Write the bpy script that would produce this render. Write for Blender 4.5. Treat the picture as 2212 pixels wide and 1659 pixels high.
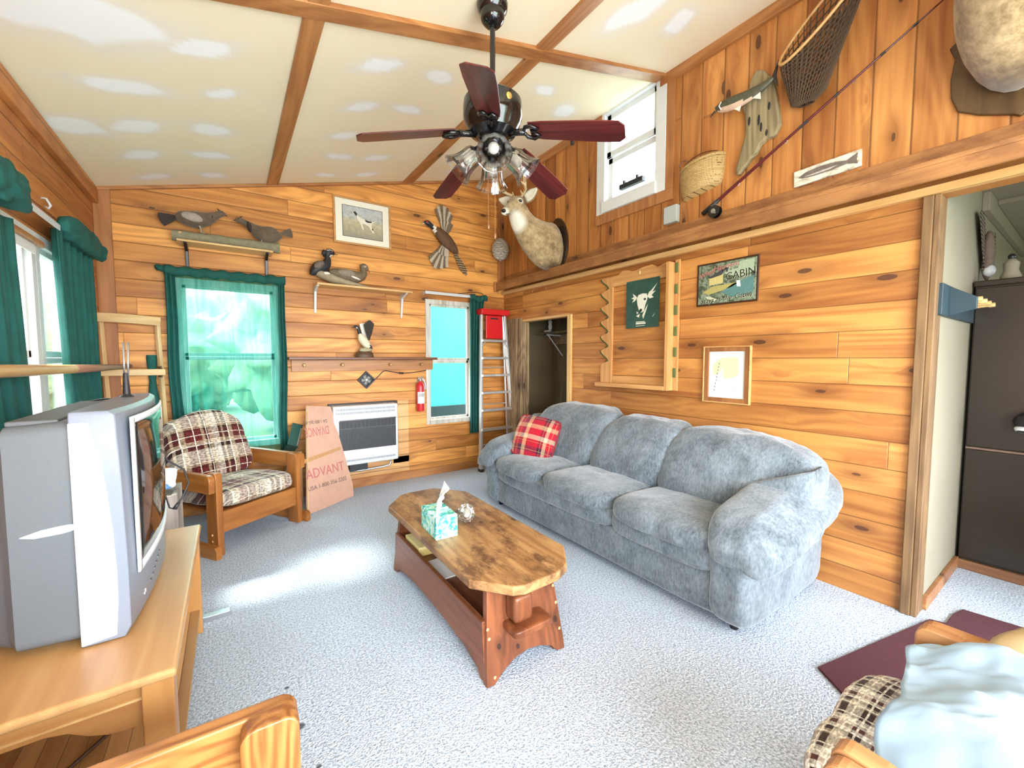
import bpy, bmesh, math, random
from mathutils import Vector, Matrix, noise, Euler
R_ = math.radians
random.seed(7)
for o in list(bpy.data.objects): bpy.data.objects.remove(o)
S = bpy.context.scene
COL = S.collection
# ------------------------------------------------------------------ camera, world, light, exposure
cam = bpy.data.objects.new('camera', bpy.data.cameras.new('camera')); COL.objects.link(cam)
cam.location = (0, 0, 1.35); cam.rotation_euler = (R_(90-3.45), 0, R_(-34.6))
cam.data.sensor_width = 36; cam.data.lens = 885/2212*36; cam.data.clip_start = .02
S.camera = cam
S.view_settings.view_transform = 'Standard'; S.view_settings.look = 'None'
S.view_settings.gamma = 1; S.view_settings.use_curve_mapping = False
S.view_settings.exposure = 1.47
W_ = bpy.data.worlds.new('sky'); S.world = W_; W_.use_nodes = True
bg = W_.node_tree.nodes['Background']; bg.inputs[0].default_value = (.82, .90, 1, 1); bg.inputs[1].default_value = 7
def area(name, loc, rot, sx, sy, power, col):
    l = bpy.data.lights.new(name, 'AREA'); l.shape = 'RECTANGLE'; l.size = sx; l.size_y = sy; l.energy = power; l.color = col
    o = bpy.data.objects.new(name, l); COL.objects.link(o); o.location = loc; o.rotation_euler = rot; return o
area('rear_daylight_fill', (.9, -1.62, 1.25), (R_(118), 0, 0), 2.6, 2.1, 66, (.86, .92, 1))  # added lamp for daylight at an invented rear door, tilted up to fill the ceiling
area('left_daylight_fill', (-.78, -.55, 1.5), (0, R_(-115), R_(25)), .9, 1.2, 18, (.93, .97, 1))  # added fill lamp at an unseen window behind the camera, aimed upward
area('side_room_fill', (4.4, -1.62, 1.5), (R_(90), 0, 0), 1.6, 1.2, 1.6, (.98, 1, .92))  # weak added lamp that fills the side room from an unseen opening
sun = bpy.data.lights.new('sun', 'SUN'); sun.energy = 5.5; sun.angle = R_(9); sun.color = (1, .97, .9)
so = bpy.data.objects.new('sun', sun); COL.objects.link(so)
so.rotation_euler = Vector((.64, -.02, -.76)).to_track_quat('-Z', 'Y').to_euler()
# ------------------------------------------------------------------ room numbers
D, W, L, YB = 4.43, 2.93, -.81, -1.7
SL = .254
def zc(x): return 2.65 + SL*(x-L)
def M4(X, Y, Z, T):
    return Matrix(((X[0], Y[0], Z[0], T[0]), (X[1], Y[1], Z[1], T[1]), (X[2], Y[2], Z[2], T[2]), (0, 0, 0, 1)))
BW = M4((1, 0, 0), (0, 0, 1), (0, -1, 0), (0, D, 0))      # back wall: (x, z, out)
RW = M4((0, -1, 0), (0, 0, 1), (-1, 0, 0), (W, 0, 0))     # right wall: (-y, z, out)
LW = M4((0, 1, 0), (0, 0, 1), (1, 0, 0), (L, 0, 0))       # left wall: (y, z, out)
CE = M4((1/math.hypot(1, SL), 0, SL/math.hypot(1, SL)), (0, 1, 0), (SL/math.hypot(1, SL), 0, -1/math.hypot(1, SL)), (0, 0, zc(0)))
# ------------------------------------------------------------------ mesh builder
class MB:
    def __init__(s): s.v = []; s.f = []; s.mi = []; s.m = 0
    def add(s, vs, fs):
        n = len(s.v); s.v += [Vector(p) for p in vs]; s.f += [[n+i for i in f] for f in fs]; s.mi += [s.m]*len(fs); return s
    def box(s, a, b, M=None):
        x0, y0, z0 = a; x1, y1, z1 = b
        if x0 > x1: x0, x1 = x1, x0
        if y0 > y1: y0, y1 = y1, y0
        if z0 > z1: z0, z1 = z1, z0
        vs = [Vector(p) for p in ((x0, y0, z0), (x1, y0, z0), (x1, y1, z0), (x0, y1, z0), (x0, y0, z1), (x1, y0, z1), (x1, y1, z1), (x0, y1, z1))]
        if M: vs = [M @ p for p in vs]
        return s.add(vs, [(0, 3, 2, 1), (4, 5, 6, 7), (0, 1, 5, 4), (1, 2, 6, 5), (2, 3, 7, 6), (3, 0, 4, 7)])
    def prism(s, pts, t0, t1, M=None):
        a = sum(pts[i][0]*pts[(i+1) % len(pts)][1]-pts[(i+1) % len(pts)][0]*pts[i][1] for i in range(len(pts)))
        if a < 0: pts = pts[::-1]
        n = len(pts); vs = [Vector((p[0], p[1], t0)) for p in pts]+[Vector((p[0], p[1], t1)) for p in pts]
        if M: vs = [M @ p for p in vs]
        return s.add(vs, [list(range(n))[::-1], list(range(n, 2*n))]+[(i, (i+1) % n, n+(i+1) % n, n+i) for i in range(n)])
    def loft(s, rings, cap=True, closed=False):
        n = len(rings[0]); vs = [p for r in rings for p in r]; fs = []
        m = len(rings)
        for k in range(m if closed else m-1):
            for i in range(n):
                a = k*n; b = ((k+1) % m)*n; fs.append((a+i, a+(i+1) % n, b+(i+1) % n, b+i))
        if cap and not closed: fs += [list(range(n))[::-1], [(m-1)*n+i for i in range(n)]]
        return s.add(vs, fs)
    def tube(s, pts, r, n=8, closed=False, cap=True, flat=1.0, up=(0, 0, 1)):
        pts = [Vector(p) for p in pts]; m = len(pts); rs = r if isinstance(r, (list, tuple)) else [r]*m; rings = []
        ref = Vector(up)
        for k in range(m):
            if closed: t = pts[(k+1) % m]-pts[k-1]
            else: t = pts[min(k+1, m-1)]-pts[max(k-1, 0)]
            if t.length < 1e-9: t = Vector((0, 0, 1))
            t.normalize()
            u = ref-t*ref.dot(t)
            if u.length < .05: u = Vector((1, 0, 0))-t*t.x
            if u.length < .05: u = Vector((0, 1, 0))-t*t.y
            u.normalize(); w = t.cross(u); ref = u if not closed else ref
            rr = rs[k]
            rings.append([pts[k]+u*(math.cos(2*math.pi*i/n)*rr*flat)+w*(math.sin(2*math.pi*i/n)*rr) for i in range(n)])
        return s.loft([[q for q in rg] for rg in rings], cap, closed)
    def cyl(s, p0, p1, r0, r1=None, n=20): return s.tube([p0, p1], [r0, r0 if r1 is None else r1], n)
    def lathe(s, prof, M=None, n=32):
        rings = []
        for r, z in prof:
            rg = [Vector((max(r, 1e-4)*math.cos(2*math.pi*i/n), max(r, 1e-4)*math.sin(2*math.pi*i/n), z)) for i in range(n)]
            rings.append([M @ p for p in rg] if M else rg)
        return s.loft(rings)
    def ell(s, c, rad, rot=None, nu=20, nv=12, amp=0, fr=6):
        rings = []; c = Vector(c); Rm = rot.to_matrix() if isinstance(rot, Euler) else (rot or Matrix.Identity(3))
        for j in range(nv+1):
            th = math.pi*(j/nv); th = min(max(th, .02), math.pi-.02)
            rg = []
            for i in range(nu):
                a = 2*math.pi*i/nu; p = Vector((math.sin(th)*math.cos(a), math.sin(th)*math.sin(a), -math.cos(th)))
                k = 1+(amp*noise.noise(p*fr*.5+c*3) if amp else 0)
                rg.append(c+Rm @ Vector((p.x*rad[0]*k, p.y*rad[1]*k, p.z*rad[2]*k)))
            rings.append(rg)
        return s.loft(rings)
    def grid(s, fn, nu, nv):
        vs = [fn(i/nu, j/nv) for j in range(nv+1) for i in range(nu+1)]; w = nu+1
        return s.add(vs, [(j*w+i, j*w+i+1, (j+1)*w+i+1, (j+1)*w+i) for j in range(nv) for i in range(nu)])
    def puff(s, c, size, k=5, thin=.0, n=16, rot=None, amp=.0, fr=5, seed=0, fn=None):
        # rounded cushion: superellipsoid on a cube grid
        c = Vector(c); Rm = rot.to_matrix() if isinstance(rot, Euler) else (rot or Matrix.Identity(3)); key = {}; vs = []; fs = []
        def vid(p):
            kk = (round(p[0], 5), round(p[1], 5), round(p[2], 5))
            if kk not in key:
                x, y, z = p
                q = (abs(x)**k+abs(y)**k+abs(z)**k)**(1/k); v = Vector((x/q, y/q, z/q))
                v.z *= 1-thin*(v.x**2+v.y**2)/2
                v = Vector((v.x*size[0]/2, v.y*size[1]/2, v.z*size[2]/2))
                if fn: v = fn(v)
                if amp:
                    d = v.normalized(); w = noise.fractal(v*fr+Vector((seed*7.1, seed*3.3, seed)), 1, 2, 3)
                    v = v+d*amp*w
                key[kk] = len(vs); vs.append(c+Rm @ v)
            return key[kk]
        g = [math.tan((2*i/n-1)*math.pi/4) for i in range(n+1)]
        for ax in range(3):
            for sg in (-1, 1):
                for i in range(n):
                    for j in range(n):
                        q = []
                        for a, b in ((i, j), (i+1, j), (i+1, j+1), (i, j+1)):
                            p = [0, 0, 0]; p[ax] = sg; p[(ax+1) % 3] = g[a]; p[(ax+2) % 3] = g[b]; q.append(vid(p))
                        fs.append(q if sg > 0 else q[::-1])
        return s.add(vs, fs)
    def text(s, body, size, M, depth=.0006, shear=0, align='CENTER', space=1.0, sx=1.0):
        cu = bpy.data.curves.new('t', 'FONT'); cu.body = body; cu.size = size; cu.extrude = depth; cu.shear = shear; cu.align_x = align; cu.space_character = space
        cu.resolution_u = 3
        o = bpy.data.objects.new('t', cu); COL.objects.link(o); bpy.context.view_layer.update()
        me = o.to_mesh(); sc = Matrix.Diagonal((sx, 1, 1, 1))
        s.add([M @ sc @ v.co for v in me.vertices], [list(p.vertices) for p in me.polygons])
        o.to_mesh_clear(); bpy.data.objects.remove(o); bpy.data.curves.remove(cu); return s
    def jitter(s, amp, fr, seed=0):
        s.v = [p+Vector(noise.noise_vector(p*fr+Vector((seed, seed*2, 0))))*amp for p in s.v]; return s
    def build(s, name, mats, parent=None, bevel=0, smooth=None, local=False, fn=None, label=None, sub=0, fix=True, wire=0, solid=0, seg=2):
        mats = mats if isinstance(mats, (list, tuple)) else [mats]
        me = bpy.data.meshes.new(name)
        Mi = Matrix.Identity(4)
        if parent is not None and not local: Mi = ROOT[parent.name].inverted()
        me.from_pydata([tuple(Mi @ p) for p in s.v], [], s.f)
        for m in mats: me.materials.append(m)
        for i, p in enumerate(me.polygons):
            p.material_index = fn(p.center) if fn else s.mi[i]
        me.validate(clean_customdata=False)
        if fix:
            bm = bmesh.new(); bm.from_mesh(me); bmesh.ops.recalc_face_normals(bm, faces=bm.faces); bm.to_mesh(me); bm.free()
        if smooth is not None:
            me.shade_smooth()
            if smooth < 180: me.set_sharp_from_angle(angle=R_(smooth))
        o = bpy.data.objects.new(name, me); COL.objects.link(o)
        if parent is not None:
            o.parent = parent; ROOT[o.name] = ROOT[parent.name]
        else: ROOT[o.name] = Matrix.Identity(4)
        if solid:
            md = o.modifiers.new('thick', 'SOLIDIFY'); md.thickness = solid; md.offset = 0
        if bevel:
            md = o.modifiers.new('bevel', 'BEVEL'); md.width = bevel; md.segments = seg; md.limit_method = 'ANGLE'; md.angle_limit = R_(40)
        if sub:
            md = o.modifiers.new('sub', 'SUBSURF'); md.levels = sub; md.render_levels = sub
        if wire:
            md = o.modifiers.new('wire', 'WIREFRAME'); md.thickness = wire; md.use_replace = True
        if label: o['label'] = label
        return o
ROOT = {}
def tag(o, label, cat, group=None, kind=None):
    o['label'] = label; o['category'] = cat
    if group: o['group'] = group
    if kind: o['kind'] = kind
    return o
def thing(name, label, cat, loc=(0, 0, 0), rotz=0, group=None):
    o = bpy.data.objects.new(name, None); COL.objects.link(o); o.empty_display_size = .05
    o.location = loc; o.rotation_euler = (0, 0, rotz); ROOT[o.name] = Matrix.Translation(loc) @ Matrix.Rotation(rotz, 4, 'Z')
    return tag(o, label, cat, group)
def struct(o, label=None, cat=None):
    o['kind'] = 'structure'
    if label: o['label'] = label
    if cat: o['category'] = cat
    return o
def ering(c, a, b, n=16):
    c = Vector(c); a = Vector(a); b = Vector(b)
    return [c+a*math.cos(2*math.pi*i/n)+b*math.sin(2*math.pi*i/n) for i in range(n)]
def body(secs, side, n=16, sub=3):
    """smooth lofted body; secs = (centre, half height, half width); side = sideways unit vector"""
    side = Vector(side).normalized(); P = [Vector(q[0]) for q in secs]; out = []
    def cr(a, b, c, d, t): return .5*((2*b)+(c-a)*t+(2*a-5*b+4*c-d)*t*t+(3*b-a-3*c+d)*t**3)
    N = len(secs)
    for k in range(N-1):
        i0, i1, i2, i3 = max(k-1, 0), k, k+1, min(k+2, N-1)
        for j in range(sub):
            t = j/sub
            out.append((cr(P[i0], P[i1], P[i2], P[i3], t), cr(secs[i0][1], secs[i1][1], secs[i2][1], secs[i3][1], t), cr(secs[i0][2], secs[i1][2], secs[i2][2], secs[i3][2], t)))
    out.append((P[-1], secs[-1][1], secs[-1][2])); rings = []
    for k, (c, hh, hw) in enumerate(out):
        t = out[min(k+1, len(out)-1)][0]-out[max(k-1, 0)][0]; t.normalize()
        s = side-t*side.dot(t); s.normalize(); u = t.cross(s)
        rings.append(ering(c, u*max(hh, .001), s*max(hw, .001), n))
    return rings
# ------------------------------------------------------------------ node materials
def newmat(name, rough=.6, metal=0, spec=.5):
    m = bpy.data.materials.new(name); m.use_nodes = True; nt = m.node_tree; b = nt.nodes['Principled BSDF']
    b.inputs['Roughness'].default_value = rough; b.inputs['Metallic'].default_value = metal; b.inputs['Specular IOR Level'].default_value = spec
    return m, nt, b
def nd(nt, typ, ins=None, **pr):
    n = nt.nodes.new('ShaderNode'+typ)
    for k, v in pr.items(): setattr(n, k, v)
    for k, v in (ins or {}).items():
        if isinstance(v, bpy.types.NodeSocket): nt.links.new(v, n.inputs[k])
        else: n.inputs[k].default_value = v
    return n
def mt(nt, op, a, b=0.0, c=None, clamp=False):
    n = nt.nodes.new('ShaderNodeMath'); n.operation = op; n.use_clamp = clamp
    for i, v in enumerate((a, b) if c is None else (a, b, c)):
        if isinstance(v, bpy.types.NodeSocket): nt.links.new(v, n.inputs[i])
        else: n.inputs[i].default_value = v
    return n.outputs[0]
def mix(nt, f, a, b, mode='MIX'):
    n = nt.nodes.new('ShaderNodeMix'); n.data_type = 'RGBA'; n.blend_type = mode
    for i, v in ((0, f), (6, a), (7, b)):
        if isinstance(v, bpy.types.NodeSocket): nt.links.new(v, n.inputs[i])
        else: n.inputs[i].default_value = (*v, 1) if isinstance(v, tuple) and len(v) == 3 else v
    return n.outputs[2]
def ramp(nt, f, stops, interp='LINEAR'):
    n = nt.nodes.new('ShaderNodeValToRGB'); cr = n.color_ramp; cr.interpolation = interp
    while len(cr.elements) < len(stops): cr.elements.new(.5)
    for e, (p, c) in zip(cr.elements, stops):
        e.position = p; e.color = (*c, 1) if isinstance(c, tuple) else (c, c, c, 1)
    nt.links.new(f, n.inputs[0]); return n.outputs[0]
def xyz(nt):
    t = nd(nt, 'TexCoord'); s = nd(nt, 'SeparateXYZ', {0: t.outputs['Object']}); return t.outputs['Object'], s.outputs
def comb(nt, x=0.0, y=0.0, z=0.0): return nd(nt, 'CombineXYZ', {0: x, 1: y, 2: z}).outputs[0]
def bump(nt, b, h, strength=.3, dist=.01):
    n = nd(nt, 'Bump', {'Strength': strength, 'Distance': dist, 'Height': h}); nt.links.new(n.outputs[0], b.inputs['Normal'])
def sr(r, g, b):
    f = lambda c: (c/255/12.92) if c/255 <= .04045 else ((c/255+.055)/1.055)**2.4
    return (f(r), f(g), f(b))
def plain(name, col, rough=.55, metal=0, var=.0, scale=20, bumpk=0, spec=.5, sheen=0, emit=None):
    m, nt, b = newmat(name, rough, metal, spec)
    if var or bumpk:
        o, _ = xyz(nt); nz = nd(nt, 'TexNoise', {'Vector': o, 'Scale': scale, 'Detail': 4.0})
        c = mix(nt, nz.outputs[0], tuple(max(0, v*(1-var)) for v in col), tuple(min(1, v*(1+var)) for v in col)); nt.links.new(c, b.inputs['Base Color'])
        if bumpk: bump(nt, b, nz.outputs[0], bumpk, .004)
    else: b.inputs['Base Color'].default_value = (*col, 1)
    if sheen: b.inputs['Sheen Weight'].default_value = sheen
    return m
def wood_nodes(nt, u, v, w, light, dark, gr=1.0, knots=1.0, kscale=(1.7, 4.6), kcol=(.075, .026, .010), ringk=.055):
    """grain running along u; returns colour, height"""
    kv = nd(nt, 'TexVoronoi', {'Vector': comb(nt, mt(nt, 'MULTIPLY', u, kscale[0]), mt(nt, 'MULTIPLY', mt(nt, 'ADD', v, mt(nt, 'MULTIPLY', w, .83)), kscale[1]), 0.0), 'Scale': 1.0}, voronoi_dimensions='2D')
    d = kv.outputs['Distance']
    jit = nd(nt, 'SeparateColor', {0: kv.outputs['Color']}).outputs[0]
    near = nd(nt, 'MapRange', {0: d, 1: .02, 2: .34, 3: 1.0, 4: 0.0}).outputs[0]
    near = mt(nt, 'MULTIPLY', mt(nt, 'POWER', near, 2.0), knots)
    vv = mt(nt, 'ADD', mt(nt, 'MULTIPLY', v, 26*gr), mt(nt, 'MULTIPLY', near, 1.6))
    base = nd(nt, 'TexNoise', {'Vector': comb(nt, mt(nt, 'MULTIPLY', u, 1.1*gr), vv, mt(nt, 'MULTIPLY', w, 26*gr)), 'Scale': 1.0, 'Detail': 5.0, 'Roughness': .6, 'Distortion': .5}).outputs[0]
    broad = nd(nt, 'TexNoise', {'Vector': comb(nt, mt(nt, 'MULTIPLY', u, .7), mt(nt, 'MULTIPLY', v, 5.0), mt(nt, 'MULTIPLY', w, 5.0)), 'Scale': 1.0, 'Detail': 3.0}).outputs[0]
    ring = mt(nt, 'SINE', mt(nt, 'MULTIPLY', mt(nt, 'ADD', nd(nt, 'TexNoise', {'Vector': comb(nt, mt(nt, 'MULTIPLY', u, .55*gr), mt(nt, 'MULTIPLY', v, 4.0*gr), mt(nt, 'MULTIPLY', w, 4.0*gr)), 'Scale': 1.0, 'Detail': 1.0}).outputs[0], mt(nt, 'MULTIPLY', near, .06)), 62.0))
    f = mt(nt, 'ADD', mt(nt, 'MULTIPLY', base, .55), mt(nt, 'MULTIPLY', broad, .45))
    f = mt(nt, 'ADD', f, mt(nt, 'MULTIPLY', ring, ringk))
    f = nd(nt, 'MapRange', {0: f, 1: .36, 2: .62}).outputs[0]
    c = mix(nt, f, dark, light)
    halo = nd(nt, 'MapRange', {0: d, 1: .07, 2: .30, 3: .60, 4: 0.0}).outputs[0]
    pick = mt(nt, 'GREATER_THAN', jit, 1-.62*knots) if knots < 1 else mt(nt, 'GREATER_THAN', jit, .45)
    c = mix(nt, mt(nt, 'MULTIPLY', halo, pick), c, tuple(x*.55 for x in dark))
    rad = mt(nt, 'ADD', mt(nt, 'MULTIPLY', mt(nt, 'FRACT', mt(nt, 'MULTIPLY', jit, 7.0)), .050), .030)
    core = mt(nt, 'MULTIPLY', mt(nt, 'LESS_THAN', d, rad), pick)
    c = mix(nt, mt(nt, 'MULTIPLY', core, .88), c, kcol)
    return c, f
def planks(name, ua, va, width, light, dark, off=0.0, knots=1.0, groove=.045, tint=.35, rough=.5, butt=2.6):
    m, nt, b = newmat(name, rough); _, s = xyz(nt); u, v = s[ua], s[va]
    q = mt(nt, 'DIVIDE', mt(nt, 'ADD', v, off+20*width), width); i = mt(nt, 'FLOOR', q); fr = mt(nt, 'FRACT', q)
    rnd = nd(nt, 'TexWhiteNoise', {'W': i}, noise_dimensions='1D').outputs['Value']
    bq = mt(nt, 'DIVIDE', mt(nt, 'ADD', u, mt(nt, 'MULTIPLY', rnd, 9.0)), butt); bi = mt(nt, 'FLOOR', bq); bf = mt(nt, 'FRACT', bq)
    rnd2 = nd(nt, 'TexWhiteNoise', {'W': mt(nt, 'ADD', mt(nt, 'MULTIPLY', bi, 17.3), mt(nt, 'MULTIPLY', i, 5.7))}, noise_dimensions='1D').outputs['Value']
    uu = mt(nt, 'ADD', u, mt(nt, 'MULTIPLY', rnd2, 50.0))
    c, f = wood_nodes(nt, uu, v, mt(nt, 'MULTIPLY', rnd2, 3.0), light, dark, knots=knots)
    tn = mt(nt, 'ADD', 1-tint/2, mt(nt, 'MULTIPLY', rnd2, tint))
    c = mix(nt, 1.0, c, nd(nt, 'CombineColor', {0: tn, 1: mt(nt, 'POWER', tn, 1.25), 2: mt(nt, 'POWER', tn, 1.6)}).outputs[0], 'MULTIPLY')
    e = mt(nt, 'MINIMUM', fr, mt(nt, 'SUBTRACT', 1.0, fr))
    g = nd(nt, 'MapRange', {0: e, 1: .0, 2: groove, 3: 1.0, 4: 0.0}).outputs[0]
    g2 = nd(nt, 'MapRange', {0: mt(nt, 'MINIMUM', bf, mt(nt, 'SUBTRACT', 1.0, bf)), 1: 0.0, 2: .0015, 3: 1.0, 4: 0.0}).outputs[0]
    g = mt(nt, 'MAXIMUM', g, mt(nt, 'MULTIPLY', g2, .7))
    c = mix(nt, mt(nt, 'MULTIPLY', mt(nt, 'POWER', g, 1.5), .80), c, tuple(x*.22 for x in dark))
    nt.links.new(c, b.inputs['Base Color'])
    bump(nt, b, mt(nt, 'SUBTRACT', mt(nt, 'MULTIPLY', f, .08), g), .5, .006)
    return m
def wood(name, light, dark, ax=0, gr=1.0, knots=.5, rough=.45, kscale=(1.6, 4.5), wear=None, kcol=(.05, .018, .008), ringk=.055):
    m, nt, b = newmat(name, rough); _, s = xyz(nt); u, v, w = s[ax], s[(ax+1) % 3], s[(ax+2) % 3]
    c, f = wood_nodes(nt, u, v, w, light, dark, gr, knots, kscale, kcol, ringk)
    if wear:
        n = nd(nt, 'TexNoise', {'Vector': comb(nt, mt(nt, 'MULTIPLY', u, 5.0), mt(nt, 'MULTIPLY', v, 11.0), mt(nt, 'MULTIPLY', w, 11.0)), 'Scale': 1.0, 'Detail': 7.0, 'Roughness': .72}).outputs[0]
        c = mix(nt, nd(nt, 'MapRange', {0: n, 1: .46, 2: .60, 3: 0.0, 4: .9}).outputs[0], c, wear)
    nt.links.new(c, b.inputs['Base Color']); bump(nt, b, f, .12, .004); return m
def stripes(nt, coord, period, stops, off=0.0):
    return ramp(nt, mt(nt, 'FRACT', mt(nt, 'ADD', mt(nt, 'DIVIDE', coord, period), 10+off)), stops, 'CONSTANT')
def plaid(name, pu, pv, ust, vst, lines, lcol, axes='xyz', rough=.9, fuzz=.3, fs=300, diag=False):
    """ust/vst = colour stops across and down; lines = thin line stops (grey)"""
    m, nt, b = newmat(name, rough, 0, .1); o, s = xyz(nt)
    u = s[0]; v = s[1] if axes == 'xy' else mt(nt, 'ADD', s[1], s[2])
    a = stripes(nt, u, pu, ust); c = stripes(nt, v, pv, vst); col = mix(nt, .5, a, c)
    ln = mt(nt, 'MAXIMUM', stripes(nt, u, pu, lines), stripes(nt, v, pv, lines)); col = mix(nt, mt(nt, 'MULTIPLY', ln, .75), col, lcol)
    nz = nd(nt, 'TexNoise', {'Vector': comb(nt, mt(nt, 'MULTIPLY', u, .55), v, 0.0), 'Scale': fs*.35, 'Detail': 3.0}).outputs[0]
    k = nd(nt, 'MapRange', {0: nz, 1: .35, 2: .65, 3: 1-fuzz, 4: 1+fuzz}).outputs[0]
    col = mix(nt, 1.0, col, nd(nt, 'CombineColor', {0: k, 1: k, 2: k}).outputs[0], 'MULTIPLY')
    nt.links.new(col, b.inputs['Base Color']); bump(nt, b, nz, .4, .004); b.inputs['Sheen Weight'].default_value = .2
    return m
def glassmat(name, tint=(1, 1, 1), gl=.06, rough=.02, k=.8):
    m = bpy.data.materials.new(name); m.use_nodes = True; nt = m.node_tree; nt.nodes.remove(nt.nodes['Principled BSDF']); out = nt.nodes['Material Output']
    t = nd(nt, 'BsdfTransparent', {0: (*tint, 1)}); g = nd(nt, 'BsdfGlossy', {0: (1, 1, 1, 1), 'Roughness': rough})
    fr = nd(nt, 'Fresnel', {0: 1.45}); ms = nd(nt, 'MixShader', {0: mt(nt, 'ADD', mt(nt, 'MULTIPLY', fr.outputs[0], k), gl, clamp=True), 1: t.outputs[0], 2: g.outputs[0]})
    nt.links.new(ms.outputs[0], out.inputs[0]); return m
def sheer(name, col, alpha):
    m = bpy.data.materials.new(name); m.use_nodes = True; nt = m.node_tree; nt.nodes.remove(nt.nodes['Principled BSDF']); out = nt.nodes['Material Output']
    o, s = xyz(nt); nz = nd(nt, 'TexNoise', {'Vector': comb(nt, mt(nt, 'MULTIPLY', mt(nt, 'ADD', s[0], s[1]), 40.0), mt(nt, 'MULTIPLY', s[2], 3.0)), 'Scale': 1.0, 'Detail': 3.0}).outputs[0]
    c = mix(nt, nz, tuple(v*.7 for v in col), tuple(min(1, v*1.25) for v in col))
    d = nd(nt, 'BsdfDiffuse', {0: c}); tl = nd(nt, 'BsdfTranslucent', {0: c}); a = nd(nt, 'MixShader', {0: .5, 1: d.outputs[0], 2: tl.outputs[0]})
    tr = nd(nt, 'BsdfTransparent', {0: (.60, .88, .80, 1)})
    alpha = nd(nt, 'MapRange', {0: nz, 1: .34, 2: .68, 3: alpha-.12, 4: alpha+.16}).outputs[0]
    ms = nd(nt, 'MixShader', {0: alpha, 1: tr.outputs[0], 2: a.outputs[0]}); nt.links.new(ms.outputs[0], out.inputs[0]); return m
# ------------------------------------------------------------------ materials
PL, PD = (.76, .345, .080), (.43, .155, .030)
m_back = planks('pine_back', 0, 2, .142, PL, PD, tint=.46)
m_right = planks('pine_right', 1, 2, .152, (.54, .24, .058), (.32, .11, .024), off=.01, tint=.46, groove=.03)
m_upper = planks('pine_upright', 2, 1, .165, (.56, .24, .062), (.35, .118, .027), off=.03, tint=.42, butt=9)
m_left = planks('pine_left', 1, 2, .145, (.56, .225, .062), (.34, .11, .027), tint=.3)
m_trim = wood('trim_pine', (.50, .225, .075), (.31, .115, .032), 1, knots=.5)
m_trimx = wood('trim_pine_cross', (.50, .225, .075), (.31, .115, .032), 0, knots=.5)
m_trimz = wood('trim_pine_upright', (.46, .20, .07), (.29, .105, .03), 2, knots=.5)
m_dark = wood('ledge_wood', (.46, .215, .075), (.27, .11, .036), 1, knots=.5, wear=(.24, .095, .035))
m_light = wood('new_pine', (.78, .52, .22), (.60, .36, .13), 2, knots=.4)
m_lighty = wood('new_pine_y', (.70, .42, .17), (.52, .28, .09), 1, knots=.4)
m_lightx = wood('new_pine_x', (.76, .50, .22), (.58, .34, .12), 0, knots=.4)
m_rough = wood('rough_sawn', (.42, .29, .15), (.14, .085, .045), 2, gr=1.6, knots=.6, rough=.9)
m_post = wood('door_post', (.22, .125, .05), (.10, .052, .02), 2, gr=1.6, knots=.4, rough=.7)
m_white = plain('white_paint', (.68, .70, .69), .45, var=.05)
m_whitew = plain('white_metal', (.64, .66, .67), .35)
m_whitew2 = wood('weathered_white', (.66, .64, .57), (.40, .36, .28), 2, knots=0.0, rough=.8)
m_black = plain('black_metal', (.012, .012, .014), .3)
m_blackm = plain('black_plastic', (.02, .02, .022), .5)
m_alu = plain('aluminium', (.72, .72, .70), .38, .75, var=.08)
m_steel = plain('steel', (.55, .56, .57), .3, .9)
m_brass = plain('brass', (.75, .52, .18), .3, .9)
m_green = plain('curtain_green', (.006, .085, .068), .85, var=.35, scale=14)
m_red = plain('red_plastic', (.62, .012, .015), .35, var=.15, scale=9)
m_redp = plain('red_paint', (.55, .02, .025), .3)
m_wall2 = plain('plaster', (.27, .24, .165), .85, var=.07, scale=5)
m_gl = glassmat('pane_glass', (.97, 1, .99), .0, k=.35)
m_crys = glassmat('clear_glass', (.96, .96, .95), .07, .03)
def carpetmat():
    m, nt, b = newmat('carpet', .95, 0, .1); o, s = xyz(nt)
    v = nd(nt, 'TexVoronoi', {'Vector': o, 'Scale': 150.0}).outputs['Distance']
    n = nd(nt, 'TexNoise', {'Vector': o, 'Scale': 105.0, 'Detail': 3.0, 'Roughness': .7}).outputs[0]
    br = nd(nt, 'TexBrick', {'Vector': o, 'Color1': (1, 1, 1, 1), 'Color2': (.9, .9, .9, 1), 'Mortar': (.45, .45, .45, 1), 'Scale': 22.0, 'Mortar Size': .03, 'Brick Width': .5, 'Row Height': .3})
    big = nd(nt, 'TexNoise', {'Vector': o, 'Scale': 1.7, 'Detail': 3.0}).outputs[0]
    c = mix(nt, nd(nt, 'MapRange', {0: n, 1: .36, 2: .60}).outputs[0], (.27, .335, .43), (.73, .825, .94)); c = mix(nt, .22, c, br.outputs[0], 'MULTIPLY')
    c = mix(nt, nd(nt, 'MapRange', {0: v, 1: .0, 2: .30, 3: .75, 4: 0.0}).outputs[0], c, (.27, .31, .37))
    c = mix(nt, mt(nt, 'MULTIPLY', big, .25), c, (.46, .53, .63))
    for sx_, sy_, r in ((.17, 1.62, .018), (.20, 1.42, .009), (.03, 1.80, .012), (.15, 1.85, .009), (.12, 1.55, .01)):   # small spilled stains
        dd = mt(nt, 'ADD', mt(nt, 'POWER', mt(nt, 'SUBTRACT', s[0], sx_), 2.0), mt(nt, 'POWER', mt(nt, 'SUBTRACT', s[1], sy_), 2.0))
        c = mix(nt, nd(nt, 'MapRange', {0: dd, 1: r*r*.4, 2: r*r*1.3, 3: .85, 4: 0.0}).outputs[0], c, (.05, .055, .07))
    nt.links.new(c, b.inputs['Base Color']); bump(nt, b, mt(nt, 'ADD', mt(nt, 'MULTIPLY', n, 1.0), v), .55, .006); return m
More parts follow.
